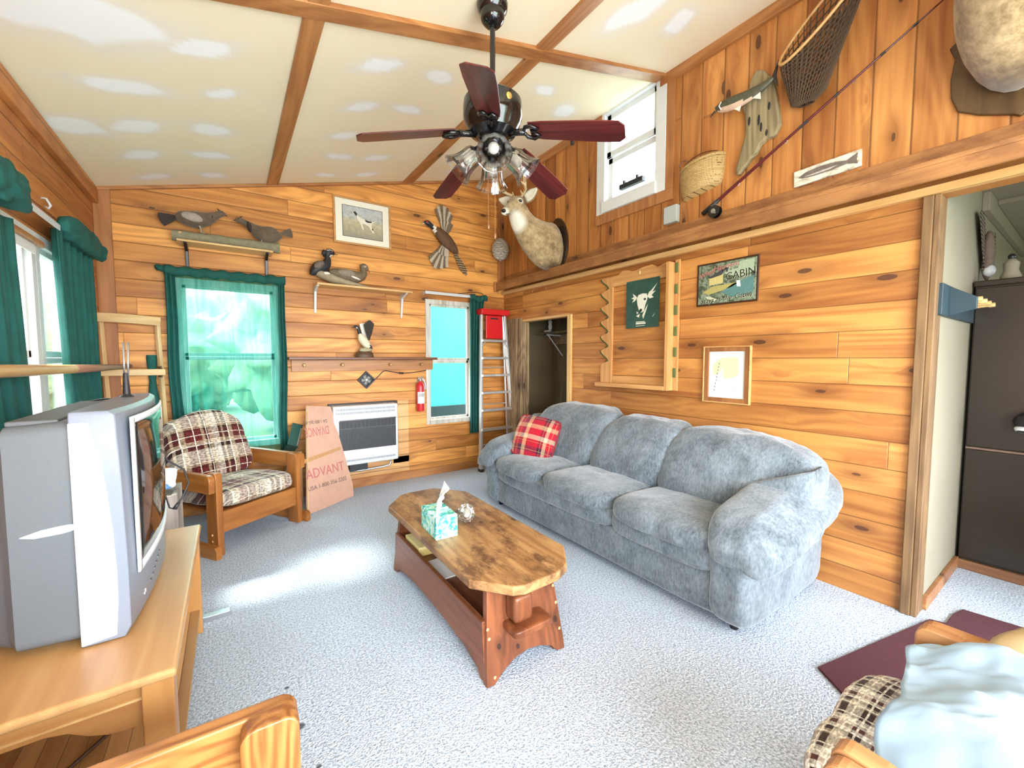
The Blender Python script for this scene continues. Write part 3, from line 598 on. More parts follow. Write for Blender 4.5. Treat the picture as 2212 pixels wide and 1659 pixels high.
# television
m_sil = plain('silver_plastic', (.20, .225, .27), .38); m_sil2 = plain('silver_bright', (.80, .84, .88), .35); m_tvg = plain('grey_plastic', (.115, .130, .138), .5, var=.08, scale=200, bumpk=.05); m_tvd = plain('charcoal_plastic', (.10, .105, .11), .55)
m_scr = plain('screen_glass', (.012, .011, .011), .06, spec=.8)
t = thing('television', 'bulky silver tube television on the honey wood stand', 'television', (-.40, 2.0, .528))
ZB, ZT = .530, 1.203
def fx(y): return -.268+.030*(1-((y-2.0)/.40)**2)
ys = [1.612+.78*i/12 for i in range(13)]
pts = [(fx(y), y) for y in ys]+[(-.372, 2.392), (-.372, 1.612)]
q = MB()
rings = []
for z, gx, gy in ((ZB, -.014, .0), (ZB+.03, 0, 0), (.75, 0, 0), (1.0, -.004, 0), (ZT-.012, -.010, .004), (ZT, -.026, .012)):
    rings.append([Vector((x+(gx if x > -.36 else 0), 2.0+(y-2.0)*(1-gy/.39), z)) for x, y in pts])
q.loft(rings).build('front_bezel', m_sil, t, smooth=35, bevel=.003)
for ysd, sg in ((1.609, -1), (2.395, 1)):   # bright crescent side accents
    cr = [(-.372, ZB+.004), (-.372, ZT-.03), (-.330, ZT-.03), (-.314, 1.08), (-.302, .98), (-.294, .86), (-.290, .74), (-.291, .64), (-.298, ZB+.012)]
    MB().prism(cr, -ysd-.006*(-sg), -ysd+.0, M4((1, 0, 0), (0, 0, 1), (0, -1, 0), (0, 0, 0))).build('side_accent', m_sil2, t, bevel=.003, label='bright silver side accent')
MB().grid(lambda s, v: Vector((fx(1.70+.60*s)+.004+.012*(1-(2*s-1)**2)*(1-(2*v-1)**2), 1.70+.60*s, .715+.445*v)), 16, 12).build('screen', m_scr, t, smooth=180, fix=False, solid=.004, label='dark glass screen')
q = MB()
for a0, a1, b0, b1 in ((1.675, 1.70, .69, 1.17), (2.30, 2.325, .69, 1.17)): q.grid(lambda s, v: Vector((fx(a0+(a1-a0)*s)+.006, a0+(a1-a0)*s, b0+(b1-b0)*v)), 2, 8)
for b0, b1 in ((.69, .715), (1.155, 1.175)): q.grid(lambda s, v: Vector((fx(1.675+.65*s)+.006, 1.675+.65*s, b0+(b1-b0)*v)), 14, 2)
q.build('screen_surround', m_sil2, t, smooth=180, fix=False, solid=.006)
def rrect(x, y0, y1, z0, z1, r=.03):
    o_ = []
    for cy_, cz_, a0 in ((y1-r, z1-r, 0), (y0+r, z1-r, 90), (y0+r, z0+r, 180), (y1-r, z0+r, 270)):
        for k in range(5): a_ = R_(a0+22.5*k); o_.append(Vector((x, cy_+r*math.cos(a_), cz_+r*math.sin(a_))))
    return o_
MB().loft([rrect(-.372, 1.622, 2.382, .545, 1.178), rrect(-.50, 1.632, 2.372, .548, 1.168), rrect(-.515, 1.65, 2.35, .56, 1.15)]).build('rear_shell', m_tvg, t, smooth=35)
MB().loft([rrect(-.515, 1.66, 2.34, .548, 1.14), rrect(-.57, 1.69, 2.31, .56, 1.11), rrect(-.67, 1.80, 2.20, .60, .98), rrect(-.68, 1.82, 2.18, .62, .96)]).build('tube_housing', m_tvd, t, smooth=35)
q = MB()
for k in range(14): q.box((-.62, 1.692, .60+k*.014), (-.53, 1.70, .606+k*.014))
q.build('vent', m_blackm, t)
MB().box((-.50, 1.66, 1.168), (-.40, 2.34, 1.182)).build('top_cover', m_tvd, t, bevel=.004)
MB().prism([(-.480, .872), (-.44, .884), (-.40, .889), (-.358, .892), (-.358, .872), (-.40, .866), (-.45, .864)], -1.636, -1.622, M4((1, 0, 0), (0, 0, 1), (0, -1, 0), (0, 0, 0))).build('grip_slot', m_sil2, t, bevel=.003)
q = MB()
for k in range(6): q.box((fx(1.8+.03*k)-.012, 1.80+.03*k, .60+.008*k), (fx(1.8+.03*k)+.004, 1.815+.03*k, .606+.008*k))
q.build('buttons', m_tvg, t); MB().box((-.30, 1.73, .592), (fx(1.74)+.002, 1.735, .598)).box((-.30, 1.742, .594), (fx(1.75)+.002, 1.747, .604)).build('emblem', m_whitew, t)
# antenna and cable on the tv
t = thing('antenna', 'small black antenna with two chrome rods on the television', 'antenna', (-.315, 2.22, 1.19))
AX, AY, AZ = -.335, 2.18, 1.192
MB().lathe([(.03, 0), (.03, .006), (.022, .012), (.012, .022), (.008, .10), (.006, .105)], Matrix.Translation((AX, AY, AZ))).build('base', m_blackm, t, smooth=40)
for dx in (-.004, .006): MB().cyl((AX+dx, AY, AZ+.07), (AX+dx*1.4+.004, AY, AZ+.225), .0035).build('rod', m_steel, t, smooth=180)
tag(MB().tube([(AX, AY-.02, AZ+.004), (AX+.03, AY+.0, AZ+.008), (AX+.075, AY+.02, AZ-.02), (AX+.09, AY+.02, 1.10), (AX+.09, AY+.02, .98), (-.225, 2.20, .93), (-.175, 2.22, .88), (-.16, 2.22, .82), (-.185, 2.21, .76), (-.21, 2.20, .72)], .0035, 6).tube([(-.21, 2.20, .72), (-.195, 2.205, .745)], [.009, .006], 8).tube([(-.21, 2.2, .72), (-.225, 2.195, .73), (-.235, 2.19, .78), (-.243, 2.18, .86), (-.232, 2.19, .93)], .003, 6).build('antenna_cable', m_blackm, smooth=180), 'black antenna cable dangling in front of the television screen', 'cable')
tag(MB().tube([(AX-.02, AY-.01, AZ+.003), (-.42, 2.3, 1.19), (-.52, 2.36, 1.17), (-.57, 2.37, 1.155), (-.62, 2.3, 1.11), (-.66, 2.2, 1.05)], .0035, 6).build('aerial_lead', m_blackm, smooth=180), 'thin black lead running over the back edge of the television', 'cable')
# armchairs
m_cw = wood('chair_pine', (.42, .165, .036), (.24, .075, .014), 1, knots=.6, rough=.35)
m_cwx = wood('chair_pine_x', (.42, .165, .036), (.24, .075, .014), 0, knots=.6, rough=.35)
m_cwz = wood('chair_pine_z', (.40, .155, .034), (.23, .07, .014), 2, knots=.6, rough=.35)
m_cn = wood('chair_pine_grainy', (.42, .185, .05), (.23, .08, .018), 1, gr=2.6, knots=.35, rough=.4, ringk=.11)
m_cnz = wood('chair_pine_grainy_z', (.42, .185, .05), (.23, .08, .018), 2, gr=2.6, knots=.35, rough=.4, ringk=.11)
CR, BR, MR, WH = (.44, .34, .22), (.030, .012, .009), (.105, .015, .013), (.60, .53, .42)
m_pl = plaid('brown_plaid', .36, .36, [(0, WH), (.14, BR), (.20, CR), (.25, BR), (.34, CR), (.46, MR), (.78, CR), (.84, BR), (.92, CR)], [(0, WH), (.24, BR), (.36, CR), (.48, MR), (.76, BR), (.82, CR), (.92, WH)],
             [(0, 0.0), (.345, 1.0), (.37, 0.0), (.62, 1.0), (.64, 0.0), (.885, 1.0), (.90, 0.0)], (.80, .74, .62), fuzz=.55, fs=230)
m_pl2 = plaid('check_plaid', .145, .145, [(0, (.03, .014, .01)), (.2, (.76, .72, .64)), (.42, (.12, .03, .022)), (.52, (.76, .72, .64)), (.64, (.03, .014, .01)), (.74, (.5, .44, .34)), (.86, (.05, .02, .015))],
              [(0, (.72, .68, .58)), (.25, (.03, .014, .01)), (.42, (.6, .54, .44)), (.56, (.14, .04, .03)), (.68, (.7, .64, .54)), (.86, (.03, .014, .01))], [(0, 0.0), (.1, 1.0), (.13, 0.0), (.31, 1.0), (.34, 0.0), (.6, 1.0), (.63, 0.0), (.8, 1.0), (.83, 0.0)], (.82, .78, .70), fuzz=.45, fs=420)
def side_prism(pts, x0_, x1_): return MB().prism(pts, x0_, x1_, M4((0, 1, 0), (0, 0, 1), (1, 0, 0), (0, 0, 0)))
def rpost(y0_, y1_, z0_, z1_, r):
    o_ = [(y0_, z0_), (y1_, z0_)]
    for cy_, a0 in ((y1_-r, 0), (y0_+r, 90)):
        for k in range(6): a_ = R_(a0+18*k); o_.append((cy_+r*math.cos(a_), z1_-r+r*math.sin(a_)))
    return o_
def armchair(label, loc, rotz, wa, wx, wz, fab, seat_y=-.40, back=True, zt=.57, group=None):
    t = thing('armchair', label, 'armchair', loc, rotz, group)
    for s in (-1, 1):
        xa, xb = sorted((s*.295, s*.340)); xc, xd = sorted((s*.342, s*.382))
        f = side_prism(rpost(-.375, -.265, 0, zt+.005, .03), xa, xb).build('front_post', wz, t, bevel=.004, local=True)
        for zz_ in (.10, .145): MB().ell((s*.341, -.32, zz_), (.004, .008, .008), nu=8, nv=6).build('peg', m_lightx, f, smooth=180, local=True)
        side_prism(rpost(.20, .31, 0, zt, .03), xa, xb).build('rear_post', wz, t, bevel=.004, local=True)
        side_prism([(-.37, zt-.125), (.345, zt-.125), (.345, zt), (-.34, zt)]+[(-.34-.035*math.sin(R_(k*18)), zt-.035+.035*math.cos(R_(k*18))) for k in range(1, 6)], xc, xd).build('arm_rest', wa, t, bevel=.005, local=True)
        side_prism([(-.42, .0), (.345, 0), (.345, .085), (-.40, .085), (-.42, .065)], xc, xd+.0).build('sled_foot', wa, t, bevel=.005, local=True)
    MB().box((-.295, -.36, .15), (.295, -.315, .30)).build('front_rail', wx, t, bevel=.004, local=True)
    MB().box((-.295, .24, .15), (.295, .285, .30)).box((-.295, -.31, .27), (.295, .24, .285)).build('seat_frame', wx, t, bevel=.003, local=True)
    MB().puff((0, (seat_y+.25)/2, .365), (.585, .25-seat_y, .155), 6, thin=.25, n=20, amp=.012, fr=7, seed=4, fn=lambda v: Vector((v.x, v.y, v.z-.05*(v.y)))).build('seat_cushion', fab, t, smooth=180, local=True)
    if back:
        rx = Euler((R_(-17), 0, 0))
        MB().puff((0, .245, .665), (.60, .17, .56), 5, n=22, amp=.016, fr=6, seed=9, rot=rx, fn=lambda v: Vector((v.x*(1-.08*max(0, v.z)), v.y*(1-.2*(v.x/.3)**2*(v.z > 0)), v.z-.10*(v.x/.3)**2*max(0, v.z/.28)))).build('back_cushion', fab, t, smooth=180, local=True)
        q = MB(); Mr = Matrix.Translation((0, .345, .62)) @ Matrix.Rotation(R_(-17), 4, 'X')
        for bx in (-.25, .25): q.box((bx-.03, -.018, -.32), (bx+.03, .018, .2), Mr)
        for bz in (-.1, .1): q.box((-.25, -.016, bz-.04), (.25, .016, bz+.04), Mr)
        q.build('back_frame', wx, t, bevel=.003, local=True)
    return t
armchair('pine armchair with brown plaid cushions by the curtained window', (-.028, 3.875, 0), R_(33.7), m_cw, m_cwx, m_cwz, m_pl)
armchair('grainy pine armchair cut off at the bottom left foreground', (-.288, .686, 0), R_(87.3), m_cn, m_cwx, m_cnz, m_pl, zt=.575)
m_c3 = wood('chair_brown', (.50, .25, .10), (.27, .11, .04), 1, knots=.4, rough=.45)
armchair('armchair with checked cushion under a pale blue sheet at lower right', (1.30, -.10, 0), R_(180), m_c3, m_c3, m_c3, m_pl2, seat_y=-.47, back=False, zt=.585)
# pale sheet and tan cloth on the right armchair
def sheet(u, v):
    x = 1.04+u*.56; y = -.44+v*.70
    e = min(u, 1-u)*2; top = .50+.10*min(1, (1-abs(2*v-1))*2.2)+.05*min(1, e*3)
    w = noise.fractal(Vector((x*5.5, y*5.5, 2)), 1, 2, 4)*.034+.012*abs(noise.noise(Vector((x*17, y*9, 1))))+.009*math.sin(18*x+9*y+3*math.sin(11*y)); edge = .02*noise.noise(Vector((u*4, v*4, 5)))
    return Vector((x+edge+.012*math.sin(9*v), y+edge*1.2+.012*math.sin(9*u)-.10*max(0, .5-u)*v, max(.45, top+w)))
m_sheet = plain('pale_sheet', (.42, .60, .80), .85, var=.05, scale=8)
t = thing('bed_sheet', 'crumpled pale blue sheet heaped on the right armchair', 'sheet', (1.35, -.1, .45))
MB().grid(sheet, 60, 60).build('cloth', m_sheet, t, smooth=180, fix=False, solid=.002)
t = thing('tan_blanket', 'tan blanket edge draped past the arm of the right armchair', 'blanket', (1.82, -.10, 0))
MB().grid(lambda u, v: Vector((1.50+.48*u, -.60+.72*v-.05*u*u+.02*math.sin(9*u), .60+.075*math.sin(2.9*u)-.30*max(0, u-.45)**1.5-.06*max(0, .2-u)+.012*math.sin(14*v+5*u)-.35*max(0, v-.9))), 20, 40).build('cloth', plain('tan_cloth', (.58, .44, .24), .85, var=.12, scale=8), t, smooth=180, fix=False, solid=.006)
# rug
def rugpts():
    a = [(2.07, .651), (2.935, .455), (2.96, .40), (3.10, .395), (3.20, .375), (3.33, -.55), (2.0, -.5), (1.93, .40), (1.97, .52)]
    return a
tag(MB().prism(rugpts(), .0005, .012).build('door_mat', plain('maroon_mat', (.075, .018, .026), .95, var=.3, scale=120, bumpk=.5), bevel=.004), 'maroon mat on the carpet at the right opening', 'mat')
tag(MB().tube([(2.36, .36, .014), (2.30, .30, .015), (2.26, .36, .014), (2.18, .33, .014)], .0016, 5).build('straw', m_lightx), 'curled bit of straw lying on the maroon mat', 'straw')
# weathered crate with plastic bag behind the tv stand
t = thing('wooden_crate', 'grey weathered wooden crate between television and armchair', 'crate', (-.45, 3.05, 0))
m_grey = wood('grey_wood', (.42, .36, .31), (.26, .21, .18), 2, gr=.8, knots=.3, rough=.9)
for x_ in (-.66, -.275): MB().box((x_-.012, 2.90, 0), (x_+.012, 3.18, .60)).build('side_board', m_grey, t, bevel=.002)
MB().box((-.65, 2.90, .02), (-.285, 2.92, .595)).build('front_board', m_grey, t); MB().box((-.65, 3.16, .02), (-.285, 3.18, .595)).build('back_board', m_grey, t); MB().box((-.65, 2.92, .57), (-.285, 3.16, .585)).build('lid', m_grey, t)
t = thing('plastic_bag', 'white and blue plastic bag on the weathered crate', 'bag', (-.45, 3.04, .60))
MB().puff((-.43, 3.05, .667), (.32, .22, .13), 3, n=14, amp=.03, fr=12, seed=2).build('bag_body', plain('white_plastic', (.82, .85, .88), .35), t, smooth=180)
MB().puff((-.36, 2.985, .645), (.14, .12, .05), 3, n=10, amp=.015, fr=15).build('blue_print', plain('blue_print', (.15, .34, .62), .4), t, smooth=180)
# ------------------------------------------------------------------ curtains
m_sheer = sheer('sheer_green', (.02, .30, .24), .34)
def drape(name, fn, mat, t, nu=60, nv=40, solid=.003): return MB().grid(fn, nu, nv).build(name, mat, t, smooth=180, fix=False, solid=solid)
t = thing('curtain', 'sheer green curtain glowing over the window under the grouse shelf', 'curtain', (0, D-.06, .5))
def c1(u, v):
    x = -.405+.85*u+.012*math.sin(9*v+3*u)*(1-v); z = .50+1.565*v-.03*math.sin(u*3)*(1-v)
    f = .014*math.sin(u*66)+.012*math.sin(u*31+2*v)+.006*math.sin(u*140); k = .35+.65*(1-v)
    return Vector((x+.02*(1-v)*math.sin(u*25), D-.055-f*k-.01, z))
drape('sheer_panel', c1, m_sheer, t, 160, 20, .0)
for a, c in ((0.0, .075), (.945, 1.0)): drape('gathered_edge', lambda u, v, a=a, c=c: c1(a+(c-a)*u, v)+Vector((0, -.006-.01*math.sin(u*14), 0)), m_green, t, 24, 16)
drape('rod_pocket', lambda u, v: Vector((-.41+.865*u, D-.07-.018*math.sin(math.pi*v)-.006*math.sin(u*60), 2.035+.075*v+.006*math.sin(u*45))), m_green, t, 70, 6)
MB().puff((-.432, D-.05, 2.09), (.07, .07, .05), 3, n=8, amp=.012, fr=20).build('bunched_end', m_green, t, smooth=180)
t = thing('curtain', 'narrow dark green curtain between the small window and the stepladder', 'curtain', (2.46, D-.05, .44))
drape('panel', lambda u, v: Vector((2.395+(.135+.07*v**3)*u, D-.06-.022*math.sin(u*24+v)-.01*math.sin(u*51), .45+1.63*v)), m_green, t, 50, 20)
drape('rod_pocket', lambda u, v: Vector((2.395+.24*u, D-.075-.02*math.sin(math.pi*v)-.012*math.sin(u*30), 2.05+.07*v+.012*math.sin(u*9))), m_green, t, 40, 6)
t = thing('curtain_rod', 'flat white curtain rod over the small window', 'curtain rod', (2.1, D-.06, 2.1)); MB().box((1.835, D-.062, 2.085), (2.42, D-.056, 2.118)).box((1.835, D-.06, 2.088), (1.841, D, 2.114)).build('rail', m_whitew, t, bevel=.002); MB().box((1.83, D-.01, 2.08), (1.85, D, 2.12)).build('bracket', m_steel, t)
tag(MB().tube([(2.25, D-.01, 2.125), (2.40, D-.02, 2.15), (2.52, D-.02, 2.165), (2.60, D-.02, 2.16), (2.62, D-.02, 2.12), (2.62, D-.03, 2.09)], .004, 6).build('loose_wire', m_blackm, smooth=180), 'loose dark wire looping over the top of the narrow green curtain', 'wire')
def lcur(y0, y1, z0, z1, amp, seed, flare=0.0):
    def f(u, v):
        y = y0+(y1-y0)*u; e = flare*(1-v)
        return Vector((L+.07+amp*math.sin(u*34+seed)+.5*amp*math.sin(u*71+2*v+seed)+.02*(1-v), y+e*(u-.5), z0+(z1-z0)*v))
    return f
t = thing('curtain', 'dark green curtain hanging in the corner of the left window', 'curtain', (L+.07, 3.95, .55))
drape('panel', lcur(3.20, 3.80, .50, 2.06, .021, 0, -.06), m_green, t, 70, 16)
MB().puff((L+.10, 3.54, 2.075), (.10, .60, .15), 3.5, n=18, amp=.022, fr=14).build('rod_pocket', m_green, t, smooth=180)
MB().puff((L+.10, 3.88, 2.08), (.09, .16, .11), 3, n=12, amp=.03, fr=20).build('bunched_end', m_green, t, smooth=180)
t = thing('curtain', 'dark green curtain at the left edge of the photo behind the television', 'curtain', (L+.07, 2.9, .55))
drape('panel', lcur(2.02, 2.64, .56, 1.93, .021, 2, .14), m_green, t, 70, 16)
MB().puff((L+.10, 2.50, 2.04), (.10, .36, .15), 3.2, n=14, amp=.03, fr=14, seed=3).build('rod_pocket', m_green, t, smooth=180)
t = thing('curtain_rod', 'flat white curtain rod above the left window', 'curtain rod', (L+.08, 3.4, 2.12)); MB().box((L+.082, 2.3, 2.040), (L+.088, 3.96, 2.072)).box((L, 3.954, 2.042), (L+.085, 3.96, 2.07)).build('rail', m_whitew, t, bevel=.002); MB().box((L, 3.945, 2.035), (L+.01, 3.975, 2.077)).build('bracket', m_steel, t)
t = thing('window_blind', 'white roller blind with brown bottom rail at the left window', 'blind', (L+.03, 2.9, 1.95)); MB().box((L+.045, 2.0, 1.905), (L+.07, 3.06, 1.935)).build('rail', m_dark, t, bevel=.006); MB().box((L+.05, 2.0, 1.86), (L+.054, 2.98, 1.905)).build('cloth', m_white, t)
# ------------------------------------------------------------------ wall shelves
def bracket(q, x, z, M=None, d=.19, hgt=.24, wd=.022, cut=.05):
    P = M4((0, -1, 0), (0, 0, 1), (1, 0, 0), (x-wd/2, D, z))
    q.prism([(0, 0), (d, 0), (d, -.010), (cut, -.045), (.012, -hgt), (0, -hgt)], 0, wd, P); return q
t = thing('shelf', 'small wooden shelf on black brackets above the curtained window', 'shelf', (.02, D, 2.3))
MB().box((-.31, D-.20, 2.292), (.355, D, 2.308)).build('board', m_lightx, t, bevel=.002)
for x in (-.258, .312): bracket(MB(), x, 2.292, hgt=.22).build('bracket', m_black, t, bevel=.003)
t = thing('shelf', 'long pale shelf on white brackets holding two stuffed ducks', 'shelf', (1.15, D, 2.06))
MB().box((.705, D-.20, 2.052), (1.635, D, 2.072)).build('board', m_lightx, t, bevel=.002)
for x in (.712, 1.575): bracket(MB(), x, 2.052, hgt=.25).build('bracket', m_whitew, t, bevel=.003)
t = thing('mantel_shelf', 'dark topped wall shelf with a pine peg board above the heater', 'shelf', (1.2, D, 1.36))
MB().box((.455, D-.15, 1.345), (1.935, D, 1.372)).build('top_board', wood('mantel_dark', (.20, .07, .02), (.10, .03, .01), 0, rough=.4), t, bevel=.005)
MB().box((.487, D-.03, 1.232), (1.93, D, 1.345)).build('peg_board', m_trimx, t, bevel=.003)
for x in (.593, .941, 1.43, 1.779): MB().lathe([(.006, 0), (.006, .02), (.014, .03), (.016, .042), (.008, .052)], M4((1, 0, 0), (0, 0, 1), (0, -1, 0), (x, D-.03, 1.294))).build('peg', m_light, t, smooth=50)
# ------------------------------------------------------------------ heater etc.
t = thing('wall_heater', 'white gas wall heater with black grille on the back wall', 'heater', (1.18, D, .28))
MB().box((.82, D-.17, .285), (1.462, D-.02, .885)).build('cabinet', m_whitew, t, bevel=.012, seg=3); MB().box((.80, D-.05, .28), (1.50, D, .90)).build('back_plate', m_blackm, t)
m_slot = plain('slot_grey', (.20, .22, .25), .6)
for z in (.838, .802, .322):
    q = MB()
    for k in range(46): q.box((.845+k*.0128, D-.173, z), (.851+k*.0128, D-.166, z+.022))
    q.build('louvre', m_slot, t)
MB().box((.87, D-.176, .44), (1.437, D-.168, .735)).build('grille_recess', m_blackm, t, bevel=.004); q = MB()
for k in range(56): q.box((.88+k*.0099, D-.182, .45), (.883+k*.0099, D-.175, .655))
for k in range(15): q.box((.885+k*.0385, D-.182, .665), (.889+k*.0385, D-.175, .725))
q.box((.875, D-.183, .655), (1.432, D-.175, .662)).box((.875, D-.183, .735), (1.437, D-.172, .745)); q.build('grille', plain('grille_grey', (.085, .085, .09), .45), t)
MB().box((1.10, D-.184, .555), (1.17, D-.178, .562)).build('nameplate', m_blackm, t)
MB().tube([(1.40, D-.10, .285), (1.40, D-.10, .235), (1.38, D-.10, .215), (1.30, D-.09, .205), (1.1, D-.07, .195), (.9, D-.06, .20), (.8, D-.05, .21)], .011, 8).build('gas_pipe', m_steel, t, smooth=180); MB().box((.98, D-.09, .20), (1.16, D-.012, .28)).build('valve_box', m_blackm, t, bevel=.004)
tag(MB().box((1.46, D-.004, .20), (1.64, D, .90)).box((.82, D-.004, .10), (1.64, D, .27)).build('wall_patch', planks('patch_pine', 0, 2, .142, (.78, .46, .18), (.56, .27, .09), tint=.2), bevel=.001), 'paler pine patch on the wall beside the heater', 'wall patch')
t = thing('small_fan', 'small square black cooling fan hung as a diamond under the peg board', 'fan', (1.183, D, 1.134))
P = BW @ Matrix.Translation((1.183, 1.134, 0)) @ Matrix.Rotation(R_(45), 4, 'Z')
q = MB()
for a, c in (((-.066, -.066, 0), (.066, -.050, .03)), ((-.066, .05, 0), (.066, .066, .03)), ((-.066, -.05, 0), (-.05, .05, .03)), ((.05, -.05, 0), (.066, .05, .03)), ((-.066, -.066, 0), (.066, .066, .004))): q.box(a, c, P)
q.build('housing', m_blackm, t, bevel=.002); q = MB()
for k in range(5): q.prism([(.012, -.006), (.046, -.02), (.05, .012), (.014, .012)], .012, .016, P @ Matrix.Rotation(R_(72*k), 4, 'Z'))
q.build('blades', plain('smoke_blade', (.20, .19, .15), .4), t); MB().lathe([(.011, .01), (.011, .024), (.0, .024)], P).build('hub', m_whitew, t)
tag(MB().tube([(1.235, D-.006, 1.10), (1.30, D-.006, 1.155), (1.36, D-.006, 1.218), (1.39, D-.006, 1.228), (1.47, D-.006, 1.212), (1.56, D-.006, 1.196), (1.68, D-.006, 1.20), (1.80, D-.006, 1.215), (1.89, D-.006, 1.229)], .0045, 6).tube([(1.54, D-.008, 1.199), (1.585, D-.008, 1.196)], .010, 6).build('fan_cord', m_blackm, smooth=180), 'dark cord running from the small fan along the back wall', 'cord')
t = thing('fire_extinguisher', 'red fire extinguisher on the wall beside the small window', 'fire extinguisher', (1.77, D-.05, .765))
MB().lathe([(.03, .765), (.043, .77), (.045, .785), (.045, 1.045), (.038, 1.075), (.018, 1.095), (.015, 1.105)], Matrix.Translation((1.765, D-.052, 0))).build('cylinder', m_redp, t, smooth=40)
q = MB(); q.grid(lambda u, v: Vector((1.765+.0458*math.sin((u-.5)*2.2), D-.052-.0458*math.cos((u-.5)*2.2), .855+.13*v)), 10, 4); lb = q.build('label_sticker', m_white, t, fix=False, smooth=180)
MB().grid(lambda u, v: Vector((1.765+.0462*math.sin((u-.5)*1.6), D-.052-.0462*math.cos((u-.5)*1.6), .93+.04*v)), 8, 2).build('print_block', plain('print_grey', (.45, .42, .4), .6), lb, fix=False, smooth=180)
MB().cyl((1.765, D-.052, 1.10), (1.765, D-.052, 1.135), .014, .018).box((1.735, D-.062, 1.128), (1.81, D-.042, 1.138)).box((1.74, D-.06, 1.146), (1.80, D-.044, 1.154)).build('valve', m_steel, t, bevel=.002); MB().tube([(1.79, D-.052, 1.125), (1.818, D-.052, 1.10), (1.826, D-.052, 1.05), (1.822, D-.052, 1.01)], [.007, .007, .007, .011], 8).build('hose', m_whitew, t, smooth=180)
MB().box((1.745, D-.012, .90), (1.785, D, 1.12)).build('wall_bracket', m_steel, t)
# ------------------------------------------------------------------ stepladder
t = thing('stepladder', 'aluminium stepladder with red top leaning in the corner', 'stepladder', (2.7, D-.15, 0))
def lad(x, z): return Vector((x, D-.21+.085*z/1.95, z))
TL, TR, BL, BR_ = (2.515, 1.90), (2.845, 1.90), (2.455, 0.0), (2.875+.10, 0.0)
def rail(q, a, c, w=.030, dpt=.05):
    A, B = lad(*a), lad(*c); rings = []
    for p in (A, B): rings.append([p+Vector((-w/2, -dpt/2, 0)), p+Vector((w/2, -dpt/2, 0)), p+Vector((w/2, dpt/2, 0)), p+Vector((-w/2, dpt/2, 0))])
    return q.loft(rings)
rail(MB(), BL, TL).build('left_rail', m_alu, t, bevel=.003); rail(MB(), BR_, TR).build('right_rail', m_alu, t, bevel=.003)
for z in (.36, .62, .73-.02, .93, 1.13, 1.265, 1.575)[0:1]+(.24, .50, .735, .945, 1.155, 1.365, 1.575):
    if z == .36: continue
    xl = BL[0]+(TL[0]-BL[0])*z/1.9; xr = BR_[0]+(TR[0]-BR_[0])*z/1.9; y = lad(0, z).y
    MB().box((xl, y-.045, z-.014), (xr, y+.035, z+.014)).build('step', m_alu, t, bevel=.003)
MB().box((2.485, D-.20, 1.885), (2.885, D-.06, 1.955)).build('top_cap', m_red, t, bevel=.012, seg=3)
p = MB().box((2.565, D-.165, 1.60), (2.80, D-.15, 1.88)).build('tool_tray', m_red, t, bevel=.012, label='red plastic tray'); MB().box((2.625, D-.168, 1.835), (2.735, D-.164, 1.852)).build('slot', m_blackm, p)
for xa, xb in ((2.50, 2.56), (2.87, 2.80)): MB().tube([lad(xa, 1.50)+Vector((0, -.03, 0)), lad(xb, 1.575)+Vector((0, -.03, 0))], .008, 6).build('brace', m_alu, t)
q = MB()
for xa, xb in ((2.49, 2.53), (2.92, 2.83)): q.tube([Vector((xa, D-.118, .02)), Vector((xb, D-.112, 1.88))], .012, 6)
for z in (.3, .8, 1.25): q.tube([Vector((2.49+.02*z, D-.118, z)), Vector((2.92-.048*z, D-.118, z))], .007, 6)
q.build('rear_frame', m_alu, t)
for x, z in ((2.455, 0), (2.972, 0)): MB().box((x-.025, D-.25, 0), (x+.025, D-.18, .03)).build('foot', m_blackm, t, bevel=.004, label='black rubber foot')
MB().box((2.66, D-.222, 1.152), (2.72, D-.2195, 1.162)).build('sticker', m_white, t)
# ------------------------------------------------------------------ plywood panel
t = thing('subfloor_offcut', 'pinkish subfloor board offcut with red print leaning by the heater', 'board', (.75, 4.2, 0))
A, B, C_, E_ = Vector((.515, 3.87, 0)), Vector((.975, 4.17, 0)), Vector((.840, 4.235, .905)), Vector((.540, 4.205, .91))
ex = (B-A).normalized(); nn = ex.cross(((E_+C_)/2-(A+B)/2)).normalized(); ey = nn.cross(ex).normalized()
if nn.y > 0: nn = -nn; 
PP = M4(ex, ey, ex.cross(ey), A)
def pin(P_): d = P_-A; return (d.dot(ex), d.dot(ey))
poly = [pin(A), pin(B), pin(Vector((.985, 4.18, .12))), pin(C_), pin(E_)]
bb = MB().prism(poly, -.018, 0, PP).build('board', plain('subfloor', (.62, .37, .26), .8, var=.14, scale=14), t, bevel=.002)
hgt = pin(E_)[1]
m_pr = plain('red_print', (.52, .16, .15), .8); m_pk = plain('black_print', (.12, .09, .08), .8)
MB().box((-.02, hgt*.50, .0005), (.66, hgt*.545, .0012), PP) if False else None
dpt = lambda x, y, rot=0: PP @ Matrix.Translation((x, y, .0012)) @ Matrix.Rotation(R_(rot), 4, 'Z')
MB().text('ADVANT', .125, dpt(.275, .285, -2), .0004, sx=.86).build('lettering', m_pr, bb); MB().text('USA 1-800-356-2202', .052, dpt(.275, .185, -2), .0004).build('lettering', m_pk, bb)
MB().text('DVANCE', .115, dpt(.265, .735, 178), .0004, sx=.60).build('lettering', m_pr, bb); MB().text('DA 1-800-265-455', .044, dpt(.262, .80, 177), .0004, sx=.80).build('lettering', m_pk, bb)
MB().prism([poly[0], poly[4], (poly[4][0]+.012, poly[4][1]), (poly[0][0]+.012, poly[0][1])], .0002, .0016, PP).build('pale_edge', m_light, bb)
